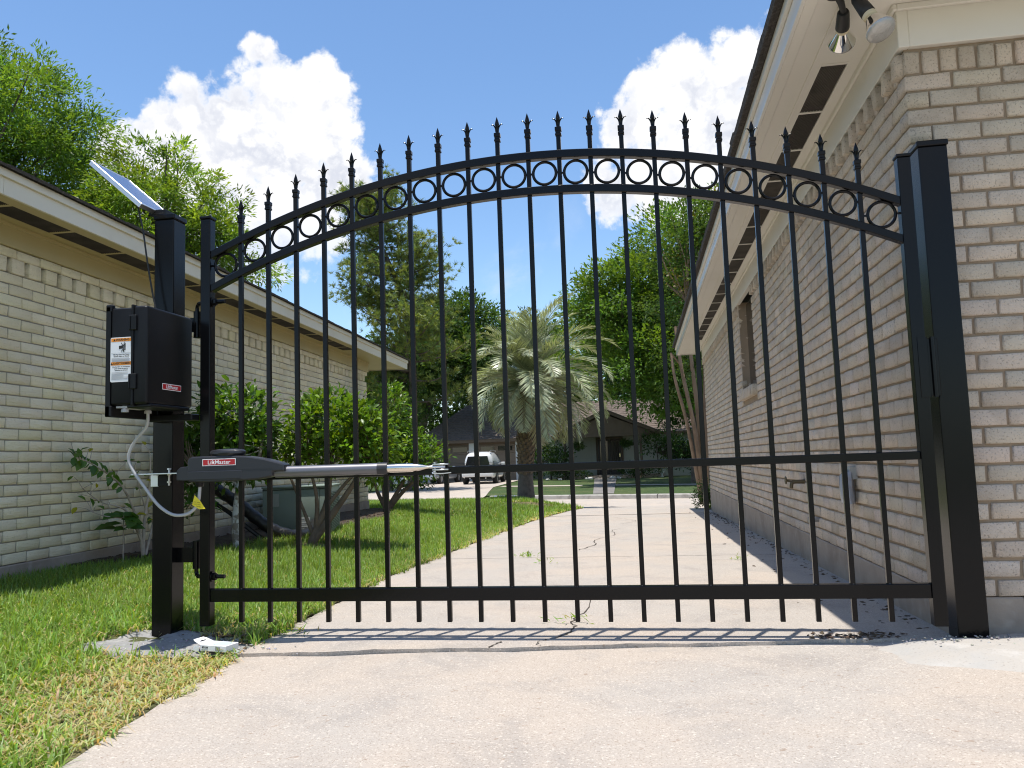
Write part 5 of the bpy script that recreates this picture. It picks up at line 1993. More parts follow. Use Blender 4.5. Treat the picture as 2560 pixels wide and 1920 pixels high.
LICHEN = mat('mottled_bark', (0.20, 0.17, 0.14), 0.95, var=[(16, 4, 0.46, 0.56, (0.52, 0.52, 0.50), 0.95)], bump=[(20, 0.8, 0.02)])
SBARK = mat('shrub_bark', (0.20, 0.15, 0.11), 0.95, bump=[(20, 0.7, 0.02)], var=[(7, 4, 0.4, 0.7, (0.11, 0.08, 0.06), .8)])
shrub('leafy shrub with a mottled white trunk behind the left gate post', (-1.84, 3.40, 0.10),
      [([(-1.84, 3.40, .05), (-1.85, 3.40, .35), (-1.82, 3.40, .62)], .045, .038), ([(-1.82, 3.4, .6), (-2.0, 3.42, .85), (-2.1, 3.4, 1.1)], .024, .010), ([(-1.82, 3.4, .6), (-1.65, 3.4, .85), (-1.58, 3.4, 1.1)], .024, .010), ([(-1.83, 3.4, .6), (-1.85, 3.42, 1.0), (-1.8, 3.4, 1.3)], .024, .008)],
      [(-1.86, 3.42, 1.22, .32, .32, .30), (-2.14, 3.45, 1.00, .32, .30, .28), (-1.72, 3.42, .98, .20, .28, .24), (-1.88, 3.45, .84, .30, .30, .18), (-2.30, 3.40, .80, .22, .25, .32)], 3900, .080, .036, 51, GLOSS, clump=.11, bark=LICHEN, hue=(.80, .85, .9))
shrub('round bright green shrub with bare stems in front of the air conditioner', (-1.42, 4.05, 0.04),
      [([(-1.42, 4.05, 0), (-1.36, 4.05, .16), (-1.24, 4.05, .45), (-1.20, 4.05, .80)], .050, .018), ([(-1.40, 4.05, 0.05), (-1.22, 4.06, .28), (-1.02, 4.08, .55), (-.88, 4.1, .78)], .045, .015), ([(-1.36, 4.05, .16), (-1.33, 4.0, .5), (-1.42, 4.0, .85)], .028, .010), ([(-1.24, 4.05, .40), (-1.0, 4.1, .68), (-.72, 4.1, .85)], .022, .008), ([(-1.38, 4.05, .1), (-1.5, 4.0, .45), (-1.62, 3.95, .80)], .022, .008)],
      [(-1.18, 4.08, 1.17, .40, .44, .31), (-.88, 4.10, 1.02, .28, .38, .28), (-1.44, 4.02, 1.03, .18, .32, .22), (-1.12, 4.05, .88, .38, .38, .16), (-.74, 4.10, .86, .17, .26, .22)], 4700, .070, .034, 52, GLOSS, clump=.11, bark=SBARK, hue=(1.15, 1.08, .9))
shrub('tall narrow shrub at the street corner of the cream house', (-2.30, 9.0, 0.03),
      [([(-2.30, 9.0, -.05), (-2.18, 9.0, .22), (-1.92, 9.0, .62)], .06, .02), ([(-2.3, 9.0, 0), (-2.32, 9.0, .4), (-2.3, 9.0, 1.0)], .05, .02), ([(-2.28, 9.0, 0.05), (-2.0, 9.0, .35), (-1.7, 9.0, .62)], .045, .015), ([(-2.3, 9.0, .1), (-2.45, 9.0, .4), (-2.5, 9.0, .8)], .04, .015)],
      [(-2.25, 9.0, 1.55, .36, .36, .52), (-2.05, 9.0, 1.05, .50, .42, .36), (-1.72, 9.0, .86, .36, .36, .30), (-2.45, 9.0, 1.0, .30, .36, .40), (-2.1, 9.0, .66, .55, .4, .16)], 3800, .085, .038, 53, GLOSS, bark=SBARK, hue=(1.0, 1.0, .9))


# sapling by the mulch bed: leaves one by one
def sapling():
    g = np.random.default_rng(61)
    B = Vector((-2.25, 2.60, 0.10))
    t = thing('sapling', 'spindly sapling with sparse yellowing leaves beside the black post', 'sapling', B, R_(78))
    t.scale = (1.22, 1.22, 1.12)
    S = mat('pale_stem', (0.44, 0.37, 0.30), 0.85, var=[(9, 3, 0.45, 0.7, (0.22, 0.17, 0.13), .7)])
    stems = [([(0, 0, -.05), (.01, 0, .25), (.05, 0, .50), (.06, 0, .74)], .014), ([(0, 0, 0), (-.05, 0, .26), (-.20, -.02, .52), (-.44, -.04, .68), (-.58, -.04, .735)], .011), ([(0.02, 0, 0), (.10, .01, .25), (.16, .02, .50), (.20, 0, .70)], .011),
             ([(-.01, 0, .1), (-.15, -.01, .34), (-.36, -.02, .42), (-.50, -.02, .52)], .008), ([(-.02, 0, .15), (-.16, -.03, .28), (-.34, -.04, .32), (-.46, -.05, .36)], .007), ([(.04, 0, .3), (-.04, -.01, .48), (-.10, -.02, .66)], .007),
             ([(.18, .03, 0.0), (.20, .02, .18), (.14, .02, .30)], .007), ([(-.22, -.06, -.02), (-.22, -.06, .20), (-.23, -.07, .32)], .006)]
    bm = BM()
    tips = []
    for pts, r in stems:
        pth = smooth_path(pts, 6)
        tube(bm, pth, [r * (1 - .75 * i / (len(pth) - 1)) for i in range(len(pth))], 7)
        tips.append(pth)
    for k in range(46):
        pth = tips[k % 7]
        i = g.integers(len(pth) // 3, len(pth))
        s = pth[i]
        e = s + Vector((g.normal(0, .06), g.normal(0, .04), g.uniform(.0, .11)))
        tube(bm, [s, s.lerp(e, .5) + Vector((0, 0, .01)), e], [.003, .002, .0012], 5)
        tips.append([s, e])
    obj('stem', bm, S, t, True, 60)
    base, F, kk = leaves(np.zeros((1, 3)), np.array([[1., 0, 0]]), np.array([[0, 0, 1.]]), .075, .042, .16, True)
    tints = [(.75, .85, .9), (.6, .72, .8), (1.0, 1.05, .8), (3.2, 1.6, .4), (.5, .65, .7)]
    mes = []
    for tn in tints:
        me = mesh_np('leaf', base, F, np.tile(tn, (len(base), 1)))
        me.materials.append(GLOSS)
        mes.append(me)

    def put(p_, d, sc, w_):
        o = bpy.data.objects.new('leaf', mes[w_])
        COL.objects.link(o)
        o.parent = t
        x = Vector(d).normalized()
        up = Vector((g.normal(0, .5), -.6, 1)).normalized()
        y = up.cross(x).normalized()
        z = x.cross(y)
        Mq = Matrix((x, y, z)).transposed().to_4x4()
        o.matrix_local = Matrix.Translation(p_) @ Mq @ Matrix.Scale(sc, 4)
    arch = tips[1]
    for i in range(len(arch) // 2, len(arch)):
        for sg in (-1, 1):
            d = Vector((-.5 + g.normal(0, .2), g.normal(0, .3), sg * .9))
            put(arch[i], d, g.uniform(.75, 1.15), int(g.choice([0, 1, 1, 4, 2])))
    for k in range(34):
        pth = tips[8 + (k % 46)]
        put(pth[-1], (g.normal(0, 1), g.normal(0, .6), g.normal(.1, .7)), g.uniform(.6, 1.05), int(g.choice([0, 1, 2, 3, 3, 4])))
    for k in range(16):
        c = tips[7][-1]
        a = k * 2.4
        put(c + Vector((g.normal(0, .03), g.normal(0, .03), g.uniform(-.10, .03))), (math.cos(a), math.sin(a) * .5, g.uniform(-.25, .2)), g.uniform(1.3, 2.0), int(g.choice([1, 4])))


sapling()
# leafy shoot low behind the post
shrub('dark leafy shoots between the cream wall and the black post', (-2.02, 3.1, 0.12), [([(-2.02, 3.1, 0), (-2.0, 3.1, .4), (-2.06, 3.1, .75)], .012, .005)],
      [(-2.14, 3.05, .98, .12, .14, .10), (-2.10, 3.05, .68, .10, .12, .08), (-2.06, 3.05, .50, .10, .12, .08)], 170, .085, .038, 54, GLOSS, hue=(.55, .7, .8), bark=SBARK, clump=.08, per=6)

# ================================================================== GRASS
def vnoise(x, y, s, seed):
    g = np.random.default_rng(seed)
    tb_ = g.random((64, 64))
    xs_, ys_ = x * s + 100, y * s + 100
    i, j = np.floor(xs_).astype(int), np.floor(ys_).astype(int)
    fx, fy = xs_ - i, ys_ - j
    fx, fy = fx * fx * (3 - 2 * fx), fy * fy * (3 - 2 * fy)
    a = tb_[i % 64, j % 64] * (1 - fx) + tb_[(i + 1) % 64, j % 64] * fx
    b = tb_[i % 64, (j + 1) % 64] * (1 - fx) + tb_[(i + 1) % 64, (j + 1) % 64] * fx
    return a * (1 - fy) + b * fy


def grass(name, x0, x1, y0, y1, dens, h, wd, seed, zf, ok, dry_f, bend=0.9, seg=3):
    g = np.random.default_rng(seed)
    n = int((x1 - x0) * (y1 - y0) * dens)
    x = g.uniform(x0, x1, n)
    y = g.uniform(y0, y1, n)
    # gather blades into tufts
    x += (vnoise(x, y, 11, seed + 1) - .5) * .05
    k = ok(x, y)
    # keep only what the camera could see from about here
    dx, dy = x - CAM.x, y - CAM.y
    dz = dx * CF.x + dy * CF.y
    lx = dx * CR.x + dy * CR.y
    k &= (dz > .4) & (np.abs(lx) < dz * .75 + .6)
    x, y = x[k], y[k]
    n = len(x)
    dry = dry_f(x, y)
    hh = h * g.uniform(.5, 1.5, n) * (1 - .35 * dry) * (.75 + .5 * vnoise(x, y, 2.2, seed + 2))
    z = zf(x, y) - .004
    az = g.uniform(0, 2 * np.pi, n)
    isdry = g.random(n) < dry
    lean = np.where(isdry, g.uniform(.9, 1.45, n), g.uniform(.1, bend, n) + .2 * dry)
    P = np.stack([x, y, z], 1)
    D = np.stack([np.cos(az), np.sin(az), np.zeros(n)], 1)
    Sd = np.stack([-np.sin(az), np.cos(az), np.zeros(n)], 1)
    ww = (wd * g.uniform(.7, 1.3, n))[:, None]
    rows = []
    for s in range(seg + 1):
        t = s / seg
        ang = lean * (t ** 1.2) * 1.15
        c = P + D * (hh * t * np.sin(ang))[:, None] + np.array([0, 0, 1.0]) * (hh * t * np.cos(ang))[:, None]
        wf = (1 - t ** 1.7) * .9 + .1
        if s < seg:
            rows += [c - Sd * ww * .5 * wf, c + Sd * ww * .5 * wf]
        else:
            rows += [c]
    nv = 2 * seg + 1
    V = np.stack(rows, 1).reshape(-1, 3)
    b = np.arange(n)[:, None] * nv
    tri = []
    for s in range(seg - 1):
        tri += [[2 * s, 2 * s + 1, 2 * s + 3], [2 * s, 2 * s + 3, 2 * s + 2]]
    tri += [[2 * seg - 2, 2 * seg - 1, 2 * seg]]
    F = np.concatenate([b + np.array([t_]) for t_ in tri], 0)
    v = g.normal(1, .18, n)
    gr = np.stack([v * g.normal(1, .12, n), v, v * g.normal(.9, .2, n)], 1) * (0.8 + .45 * vnoise(x, y, .9, seed + 3))[:, None]
    straw = np.stack([g.uniform(1.9, 3.2, n), g.uniform(1.15, 1.85, n), g.uniform(2.6, 4.4, n)], 1)
    T = np.where(isdry[:, None], straw, gr)
    return V, F, np.repeat(np.clip(T, .15, 7), nv, 0)


def lawn_ok(x, y):
    fr = edge_x(y) + .025 + (vnoise(x, y, 5, 77) - .5) * .11 + (vnoise(x, y, 17, 78) - .5) * .06
    k = (x < fr)
    inwall = (y < 9.75) & (x < wall_x(y) + .03)
    bed = (y > 1.9) & (y < 9.8) & (x < wall_x(y) + lerp_tab(y, BED))
    ft = (((x + .30) / .40) ** 2 + ((y + .13) / .20) ** 2 < 1 + .5 * (vnoise(x, y, 9, 5) - .5)) & (vnoise(x, y, 30, 8) > .06)
    ring = ((x + 1.40) ** 2 + (y - 4.05) ** 2 < .05)
    return k & ~inwall & ~bed & ~ft & ~ring


def dryness(x, y):
    e = np.clip(1 - (edge_x(y) - x) / .75, 0, 1)
    near = np.clip(1 - ((x + .2) ** 2 / .9 + (y + .35) ** 2 / .9), 0, 1)
    front = np.clip((-y - .2) / 1.6, 0, 1) * .20
    pat = np.clip((vnoise(x, y, 1.7, 9) - .42) * 2.6, 0, 1) + np.clip((vnoise(x, y, 4.5, 19) - .6) * 2.0, 0, .6)
    base = .05 + .36 * e * e * (.3 + pat) + .62 * near * (.3 + .7 * pat) + front * (.2 + pat) + .08 * pat
    sh = (x < wall_x(y) + .6)
    base = np.where(sh, base * .35, base)
    return np.clip(base, .03, .9)


straw_f = lambda x, y: np.full_like(x, .97)
parts_ = [grass('g', -.24, .10, -.06, .16, 9000, .085, .004, 106, lambda x, y: lawn_z(x, y) + .02 * np.exp(-((x + .06) ** 2 + (y - .05) ** 2) / .006), lambda x, y: ((x + .06) / .15) ** 2 + ((y - .05) / .09) ** 2 < 1, straw_f, 1.2, 3),
          grass('g', -1.6, .2, -1.5, -.1, 900, .06, .0045, 107, lambda x, y: lawn_z(x, y) + .012, lambda x, y: lawn_ok(x, y) & (vnoise(x, y, 2.4, 33) > .55), straw_f, 1.2, 3),
          grass('g', -3.4, .75, -2.9, .7, 6600, .080, .0072, 101, lawn_z, lawn_ok, dryness, 1.15, 3),
          grass('g', -3.0, .4, .7, 3.6, 5200, .066, .0058, 102, lawn_z, lawn_ok, dryness, .95, 3),
          grass('g', -3.0, .3, 3.6, 9.0, 2900, .070, .0075, 103, lawn_z, lawn_ok, dryness, .8, 2),
          grass('g', -7.0, .6, 9.0, 20.0, 900, .085, .016, 104, lawn_z, lawn_ok, dryness, .7, 2)]
Vs, Fs, Ts, off = [], [], [], 0
for V, F, T in parts_:
    Vs.append(V)
    Fs.append(F + off)
    Ts.append(T)
    off += len(V)
lg = link('lawn_grass', mesh_np('lawn_grass', np.concatenate(Vs), np.concatenate(Fs), np.concatenate(Ts)), GRASS)
tag(lg, 'coarse green lawn with straw patches left of the driveway', 'grass', kind='stuff')
V, F, T = grass('g', 2.7, 6.5, 12.1, 15.5, 700, .09, .012, 105, lambda x, y: np.full_like(x, -.285) + .0 * y, lambda x, y: (x > 3.05 - (y - 12.2) * .02) & (y < 13.9) & (y > 12.3), lambda x, y: np.full_like(x, .2), .8, 2)
tag(link('verge_grass', mesh_np('verge_grass', V, F, T), GRASS), 'small patch of grass at the street end of the tan house', 'grass', kind='stuff')
# weeds rooted in the joints
for k, (x, y, lab) in enumerate(((0.80, 3.63, 'weed tuft growing in the first driveway joint'), (0.18, 0.12, 'weed clump at the lawn edge near the gate'), (1.50, 0.42, 'small weed growing from the slab crack behind the gate'), (1.02, 3.15, 'thin weed on the slab before the first joint'), (2.58, 3.2, 'small sprig at the edge of the house shade'))):
    g = np.random.default_rng(300 + k)
    n = 46 if k < 2 else 16
    P = np.stack([g.normal(0, .05 if k != 1 else .09, n), g.normal(0, .02, n), g.uniform(0, .03, n)], 1)
    Dv = np.stack([g.normal(0, 1, n), g.normal(0, .6, n), g.uniform(.2, 1.3, n)], 1)
    V, F, kk = leaves(P, Dv, np.stack([g.normal(0, .4, n), g.normal(0, .4, n), np.ones(n)], 1), g.uniform(.03, .06, n), .008, .15)
    T = np.stack([g.uniform(.8, 1.7, n), g.uniform(.9, 1.5, n), g.uniform(.7, 1.2, n)], 1)
    wz = float(drive_z(y)) + .001
    t = thing('weed', lab, 'weed', (x, y, wz))
    link('blades', mesh_np('blades', V, F, np.repeat(T, kk, 0)), GRASS, t)


# litter: dead leaves, mulch chips, gravel
def scatter(name, label, cat, pts, size, mt, seed, flat=.35):
    g = np.random.default_rng(seed)
    Vs, Fs, Ts = [], [], []
    oc = np.array([[1, 0, 0], [0, 1, 0], [-1, 0, 0], [0, -1, 0], [0, 0, 1], [0, 0, -1]], float)
    of = np.array([[0, 1, 4], [1, 2, 4], [2, 3, 4], [3, 0, 4], [1, 0, 5], [2, 1, 5], [3, 2, 5], [0, 3, 5]])
    for i, (x, y, z) in enumerate(pts):
        s = size * g.uniform(.45, 1.4)
        v = oc * np.array([s, s * g.uniform(.5, .9), s * flat]) + g.normal(0, s * .15, (6, 3))
        v = rot_z(v, g.uniform(0, 6.3)) + np.array([x, y, z + s * flat * .6])
        Vs.append(v)
        Fs.append(of + 6 * i)
        c = g.normal(1, .25)
        Ts.append(np.tile((c, c * g.normal(1, .08), c * g.normal(1, .12)), (6, 1)))
    o = link(name, mesh_np(name, np.concatenate(Vs), np.concatenate(Fs), np.clip(np.concatenate(Ts), .2, 2)), mt)
    return tag(o, label, cat, kind='stuff')


g = np.random.default_rng(404)
pp = [(x, y, -.02) for x, y in zip(g.normal(2.65, .45, 260), g.normal(-1.12, .30, 260)) if x < 3.9]
pp += [(x, y, -.02) for x, y in zip(g.uniform(.6, 3.6, 130), g.uniform(-2.3, -.4, 130))]
scatter('gravel', 'scattered tan pea gravel on the near driveway slab', 'gravel', pp, .0042, mat('pea_gravel', (0.36, 0.27, 0.18), 0.8, tint=True), 405, .45)
pp = []
for k in range(420):
    y = g.uniform(.25, 11.5)
    x = 3.10 - abs(g.normal(0, .06 if k % 3 else .2)) - .0096 * y
    pp.append((x, y, float(drive_z(y))))
for k in range(80):
    x, y = g.normal(2.72, .09), g.normal(.12, .045)
    pp.append((x, y, .004))
scatter('leaf_litter', 'dark leaf litter along the foot of the tan brick wall', 'litter', pp, .014, mat('dead_leaf', (0.085, 0.058, 0.038), 0.9, tint=True), 406, .25)
pp = []
for k in range(1500):
    y = g.uniform(2.0, 9.5)
    x = float(wall_x(y)) + float(lerp_tab(y, BED)) * g.uniform(0.05, 1.08)
    pp.append((x, y, float(lawn_z(x, y)) + .025))
for k in range(130):
    x, y = g.normal(-.10, .10), g.normal(.02, .06)
    pp.append((x, y, float(lawn_z(x, y)) + .008))
scatter('mulch_chips', 'brown mulch chips under the shrubs along the cream wall', 'mulch', pp, .018, mat('mulch_chip', (0.085, 0.056, 0.036), 0.95, tint=True), 407, .3)
g = np.random.default_rng(505)
pp = [(x, y, .006) for x, y in zip(g.normal(-.26, .20, 420), g.normal(-.14, .10, 420))]
pp += [(x, y, .004) for x, y in zip(g.normal(-.12, .06, 120), g.normal(-.02, .03, 120))]
scatter('cement_crumbs', 'grey cement crumbs on the footing of the left gate post', 'rubble', pp, .0075, mat('cement_crumb', (0.33, 0.325, 0.31), 0.95, tint=True), 506, .5)
pp = [(x, y, .02 - .12 * max(0, abs(x - 3.25) - .3)) for x, y in zip(g.normal(3.2, .25, 160), g.normal(.0, .05, 160)) if y < .04 or x > 3.26]
scatter('cement_crumbs', 'grey cement crumbs at the foot of the right gate post', 'rubble', pp, .0065, mat('cement_crumb', (0.30, 0.295, 0.285), 0.95, tint=True), 507, .5)

# ================================================================== ACROSS THE STREET
gh = thing('ranch_house', 'low brown roofed ranch house with two garage doors and a gabled porch across the street', 'house', (-5.49, 44.21, 0), R_(-6))
M_['white_brick'] = mat('white_painted_brick', (0.56, 0.60, 0.62), 0.8, bump=[(40, 0.5, 0.01)])
M_['brown'] = mat('brown_wood', (0.115, 0.082, 0.055), 0.7, var=[(3, 5, 0.4, 0.7, (0.08, 0.055, 0.036), 0.6)])
M_['door_brown'] = mat('taupe_garage_door', (0.155, 0.120, 0.088), 0.6)
M_['siding'] = mat('pale_siding', (0.42, 0.43, 0.38), 0.8)
M_['shingle2'] = mat('far_shingle', (0.135, 0.105, 0.085), 0.95, var=[(7, 4, 0.42, 0.62, (0.08, 0.062, 0.052), 0.8)], bump=[(12, 0.8, 0.03)])


def white_brick_pillar(x0, x1, z0=-.40, z1=1.93):
    bm = BM()
    k = 0
    z = z0
    while z < z1 - .01:
        o = 0.11 * (k % 2)
        x = x0 - o
        while x < x1:
            a, b = max(x, x0), min(x + .205, x1)
            if b - a > .02:
                box(bm, a, b - .010, -.02, .3, z, min(z + .066, z1))
            x += .215
        z += .076
        k += 1
    box(bm, x0 + .004, x1 - .006, -.012, .3, z0, z1)
    return obj('pillar', bm, M_['white_brick'], gh)


for a, b in ((-6.50, -5.97), (-3.40, -3.02), (-.46, -.02)):
    white_brick_pillar(a, b)
for a, b, wins in ((-5.97, -3.40, ((-5.72, -4.62), (-4.55, -3.53))), (-3.02, -.46, ((-2.72, -1.80), (-1.62, -.66)))):
    bm = BM()
    n = 4
    for k in range(n):
        z0, z1 = -.40 + k * .55, -.40 + (k + 1) * .55
        box(bm, a, b, .14, .18, z0 + .004, z1 - .004, .01)
    dr_ = obj('garage_door', bm, M_['door_brown'], gh)
    for (p_, q_) in wins:
        bm = BM()
        for (x0, x1, z0, z1) in ((p_, q_, 1.38, 1.41), (p_, q_, 1.68, 1.71), (p_, p_ + .03, 1.41, 1.68), (q_ - .03, q_, 1.41, 1.68)):
            box(bm, x0, x1, .11, .15, z0, z1)
        wn = obj('window', bm, M_['door_brown'], dr_)
        bm = BM()
        box(bm, p_ + .03, q_ - .03, .128, .134, 1.41, 1.68)
        obj('pane', bm, M_['glass_dark'], wn)
    bm = BM()
    box(bm, a, b, .02, .20, 1.80, 1.93)
    obj('lintel', bm, M_['brown'], gh)
bm = BM()
box(bm, -6.5, 0.0, .3, 6.0, -.5, 1.93)
box(bm, 0.0, 12.0, 1.2, 7.0, -.5, 2.05)
obj('wall', bm, M_['siding'], gh)
# siding boards of the porch wall
for k in range(16):
    bm = BM()
    prism(bm, [(1.2, -.22 + k * .14), (1.178, -.22 + k * .14), (1.192, -.08 + k * .14), (1.2, -.08 + k * .14)], 0.02, 3.85, 'x')
    prism(bm, [(1.2, -.22 + k * .14), (1.178, -.22 + k * .14), (1.192, -.08 + k * .14), (1.2, -.08 + k * .14)], 5.95, 12.0, 'x')
    obj('siding_board', bm, M_['siding'], gh)
bm = BM()
box(bm, -6.75, .15, -.50, -.46, 1.93, 2.09, .005)
box(bm, -6.75, .15, -.46, .30, 1.91, 1.93)
obj('fascia', bm, M_['brown'], gh)


def shingled(name, poly_fn, rows, mt):
    """poly_fn(t) -> left point, right point of the roof slope at height fraction t; each row overlaps the one below"""
    bm = BM()
    for k in range(rows):
        l0, r0 = poly_fn(k / rows)
        l1, r1 = poly_fn((k + 1) / rows)
        up = Vector((0, 0, .022))
        quad(bm, l0 + up, r0 + up, r1 + Vector((0, 0, .002)), l1 + Vector((0, 0, .002)))
        quad(bm, l0, r0, r0 + up, l0 + up)
    return obj(name, bm, mt, gh)


def garage_slope(t):
    return (Vector((-6.78 + 2.0 * t, -.52 + 4.6 * t, 2.09 + 2.45 * t)), Vector((.3, -.52 + 4.6 * t, 2.09 + 2.45 * t)))


rf = shingled('roof', garage_slope, 20, M_['shingle2'])
bm = BM()
bm.faces.new([bm.verts.new(p_) for p_ in ((-6.78, -.52, 2.09), (-4.78, 4.08, 4.54), (-6.78, 8.7, 2.09))])
quad(bm, (-4.78, 4.08, 4.54), (.3, 4.08, 4.54), (.3, 8.7, 2.09), (-6.78, 8.7, 2.09))
obj('roof_back', bm, M_['shingle2'], rf)


def main_slope(t):
    return (Vector((0.3, .55 + 4.6 * t, 2.15 + 2.3 * t)), Vector((13.0 - 1.5 * t, .55 + 4.6 * t, 2.15 + 2.3 * t)))


shingled('roof', main_slope, 18, M_['shingle2'])
bm = BM()
box(bm, .3, 13.0, .55, .60, 2.02, 2.16)
obj('fascia', bm, M_['brown'], gh)
# porch gable
PK, PL_, PRR = (5.20, 3.34), (2.15, 1.98), (8.25, 1.98)
bm = BM()
prism(bm, [(PL_[0] + .3, 2.08), (PRR[0] - .3, 2.08), (PK[0], 3.22)], -1.0, -.96, 'y')
obj('gable_boards', bm, M_['brown'], gh)
for s, e in ((PL_, PK), (PRR, PK)):
    bm = BM()
    dx, dz = e[0] - s[0], e[1] - s[1]
    prism(bm, [(s[0], s[1] - .02), (e[0], e[1] - .02), (e[0], e[1] + .16), (s[0], s[1] + .16)], -1.22, -1.12, 'y')
    obj('barge_board', bm, M_['brown'], gh)
    bm = BM()
    prism(bm, [(s[0], s[1] + .165), (e[0], e[1] + .165), (e[0], e[1] + .20), (s[0], s[1] + .20)], -1.26, 4.0, 'y')
    obj('roof', bm, M_['shingle2'], gh)
bm = BM()
box(bm, 2.4, 8.0, -1.0, -.84, 1.96, 2.10, .01)
obj('porch_beam', bm, M_['brown'], gh)
for x in (2.75, 7.13):
    bm = BM()
    box(bm, x - .06, x + .06, -.98, -.86, -.24, 1.96, .008)
    obj('porch_post', bm, M_['brown'], gh)
bm = BM()
box(bm, 2.3, 8.2, -1.2, 1.2, -.42, -.24, .01)
box(bm, 4.2, 5.9, -1.55, -1.2, -.42, -.33, .01)
obj('porch_floor', bm, M_['foundation'], gh)
bm = BM()
for x0, x1 in ((4.22, 4.34), (5.72, 5.84)):
    box(bm, x0, x1, 1.10, 1.19, -.24, 1.98, .006)
box(bm, 4.34, 5.72, 1.10, 1.19, 1.88, 1.98, .006)
df = obj('door_frame', bm, M_['brown'], gh)
for x0, x1 in ((4.36, 5.02), (5.04, 5.70)):
    bm = BM()
    box(bm, x0, x0 + .1, 1.13, 1.17, -.22, 1.87)
    box(bm, x1 - .1, x1, 1.13, 1.17, -.22, 1.87)
    box(bm, x0 + .1, x1 - .1, 1.13, 1.17, -.22, .02)
    box(bm, x0 + .1, x1 - .1, 1.13, 1.17, 1.75, 1.87)
    for k in range(3):
        box(bm, x0 + .22 + .11 * k - .008, x0 + .22 + .11 * k + .008, 1.14, 1.16, .02, 1.75)
    d_ = obj('door', bm, mat('dark_door', (0.035, 0.022, 0.016), .5), gh)
    bm = BM()
    box(bm, x0 + .1, x1 - .1, 1.152, 1.158, .02, 1.75)
    obj('pane', bm, M_['glass_dark'], d_)
bm = BM()
box(bm, 5.60, 5.66, 1.09, 1.13, .78, 1.0, .01)
obj('door_handle', bm, mat('bright_brass', (0.75, 0.62, 0.35), .25, 1.0), gh)
bm = BM()
for (x0, x1, z0, z1) in ((8.6, 10.4, .5, .56), (8.6, 10.4, 1.6, 1.66), (8.6, 8.66, .56, 1.6), (10.34, 10.4, .56, 1.6), (9.47, 9.53, .56, 1.6)):
    box(bm, x0, x1, 1.12, 1.18, z0, z1)
wn = obj('window', bm, M_['white_frame'], gh)
bm = BM()
box(bm, 8.66, 10.34, 1.15, 1.16, .56, 1.6)
obj('pane', bm, M_['glass_dark'], wn)

TH = Matrix.Translation((-5.49, 44.21, 0)) @ Matrix.Rotation(R_(-6), 4, 'Z')


def hp(x, y, z):
    return tuple(TH @ Vector((x, y, z)))


# hanging ferns, pots, urn, stones
for x, z, lab in ((3.50, 1.48, 'hanging fern left of the porch door'), (6.32, 1.55, 'hanging fern right of the porch door')):
    g = np.random.default_rng(int(x * 10))
    t = thing('hanging_fern', lab, 'plant', hp(x, -.92, z), 0, 'hanging ferns on the porch')
    V, F, T, C = crown([(0, 0, 0, .30, .30, .20)], 900, .16, .03, g, clump=.12, per=14, droop=.9)
    link('fronds', mesh_np('fronds', V, F, T), GREEN_D, t)
    bm = BM()
    lathe(bm, [(.10, -.12), (.14, .02), (.13, .02)], 14)
    tube(bm, [(.10, 0, .02), (0, 0, 1.98 - z)], .006, 5)
    tube(bm, [(-.10, 0, .02), (0, 0, 1.98 - z)], .006, 5)
    obj('basket', bm, M_['brown'], t)
ur = thing('garden_urn', 'pale garden urn on the lawn right of the porch', 'urn', hp(8.25, -1.3, -.40))
bm = BM()
lathe(bm, [(.10, 0), (.10, .03), (.05, .07), (.05, .16), (.13, .24), (.15, .34), (.12, .40), (.05, .42), (.06, .47), (0, .52)], 18)
obj('bowl', bm, mat('pale_stone', (.55, .55, .52), .8), ur, True)
po = thing('flower_pot', 'terracotta pot with white flowers beside the garage pillar', 'pot', hp(.45, -.9, -.38))
bm = BM()
lathe(bm, [(.12, 0), (.18, .30), (.20, .30), (.20, .35), (.16, .35)], 18)
obj('pot', bm, mat('terracotta', (.32, .12, .06), .8), po, True)
g = np.random.default_rng(77)
V, F, T, C = crown([(0, 0, .6, .32, .3, .32)], 700, .10, .05, g, clump=.12, per=12)
link('leaves', mesh_np('leaves', V, F, T), GREEN_D, po)
V, F, T, C = crown([(0, -.05, .72, .36, .3, .34)], 240, .07, .06, g, clump=.05, per=6, fill=1)
link('flowers', mesh_np('flowers', V, F, np.clip(T * 0 + 1, 0, 2)), leaf_mat('white_petal', (.75, .75, .75), .2), po)
for k, (x, y, s, lab) in enumerate(((4.40, -2.3, .13, 'grey stone at the left of the front path'), (4.18, -2.2, .09, 'smaller stone left of the front path'), (5.66, -2.3, .15, 'white stone at the right of the front path'), (5.98, -2.2, .10, 'smaller pale stone right of the front path'), (2.0, -2.4, .09, 'pale edging stone under the left hedge'), (2.7, -2.4, .09, 'round edging stone beside the left hedge end'))):
    bm = BM()
    bmesh.ops.create_icosphere(bm, subdivisions=2, radius=s)
    rs = random.Random(k)
    for v in bm.verts:
        v.co = Vector((v.co.x * 1.3, v.co.y, v.co.z * .75)) * rs.uniform(.88, 1.1)
    o = obj('garden_stone', bm, mat('garden_stone', (.45, .45, .43), .9), None, True)
    o.location = hp(x, y, -.36)
    tag(o, lab, 'stone', 'stones along the front bed')

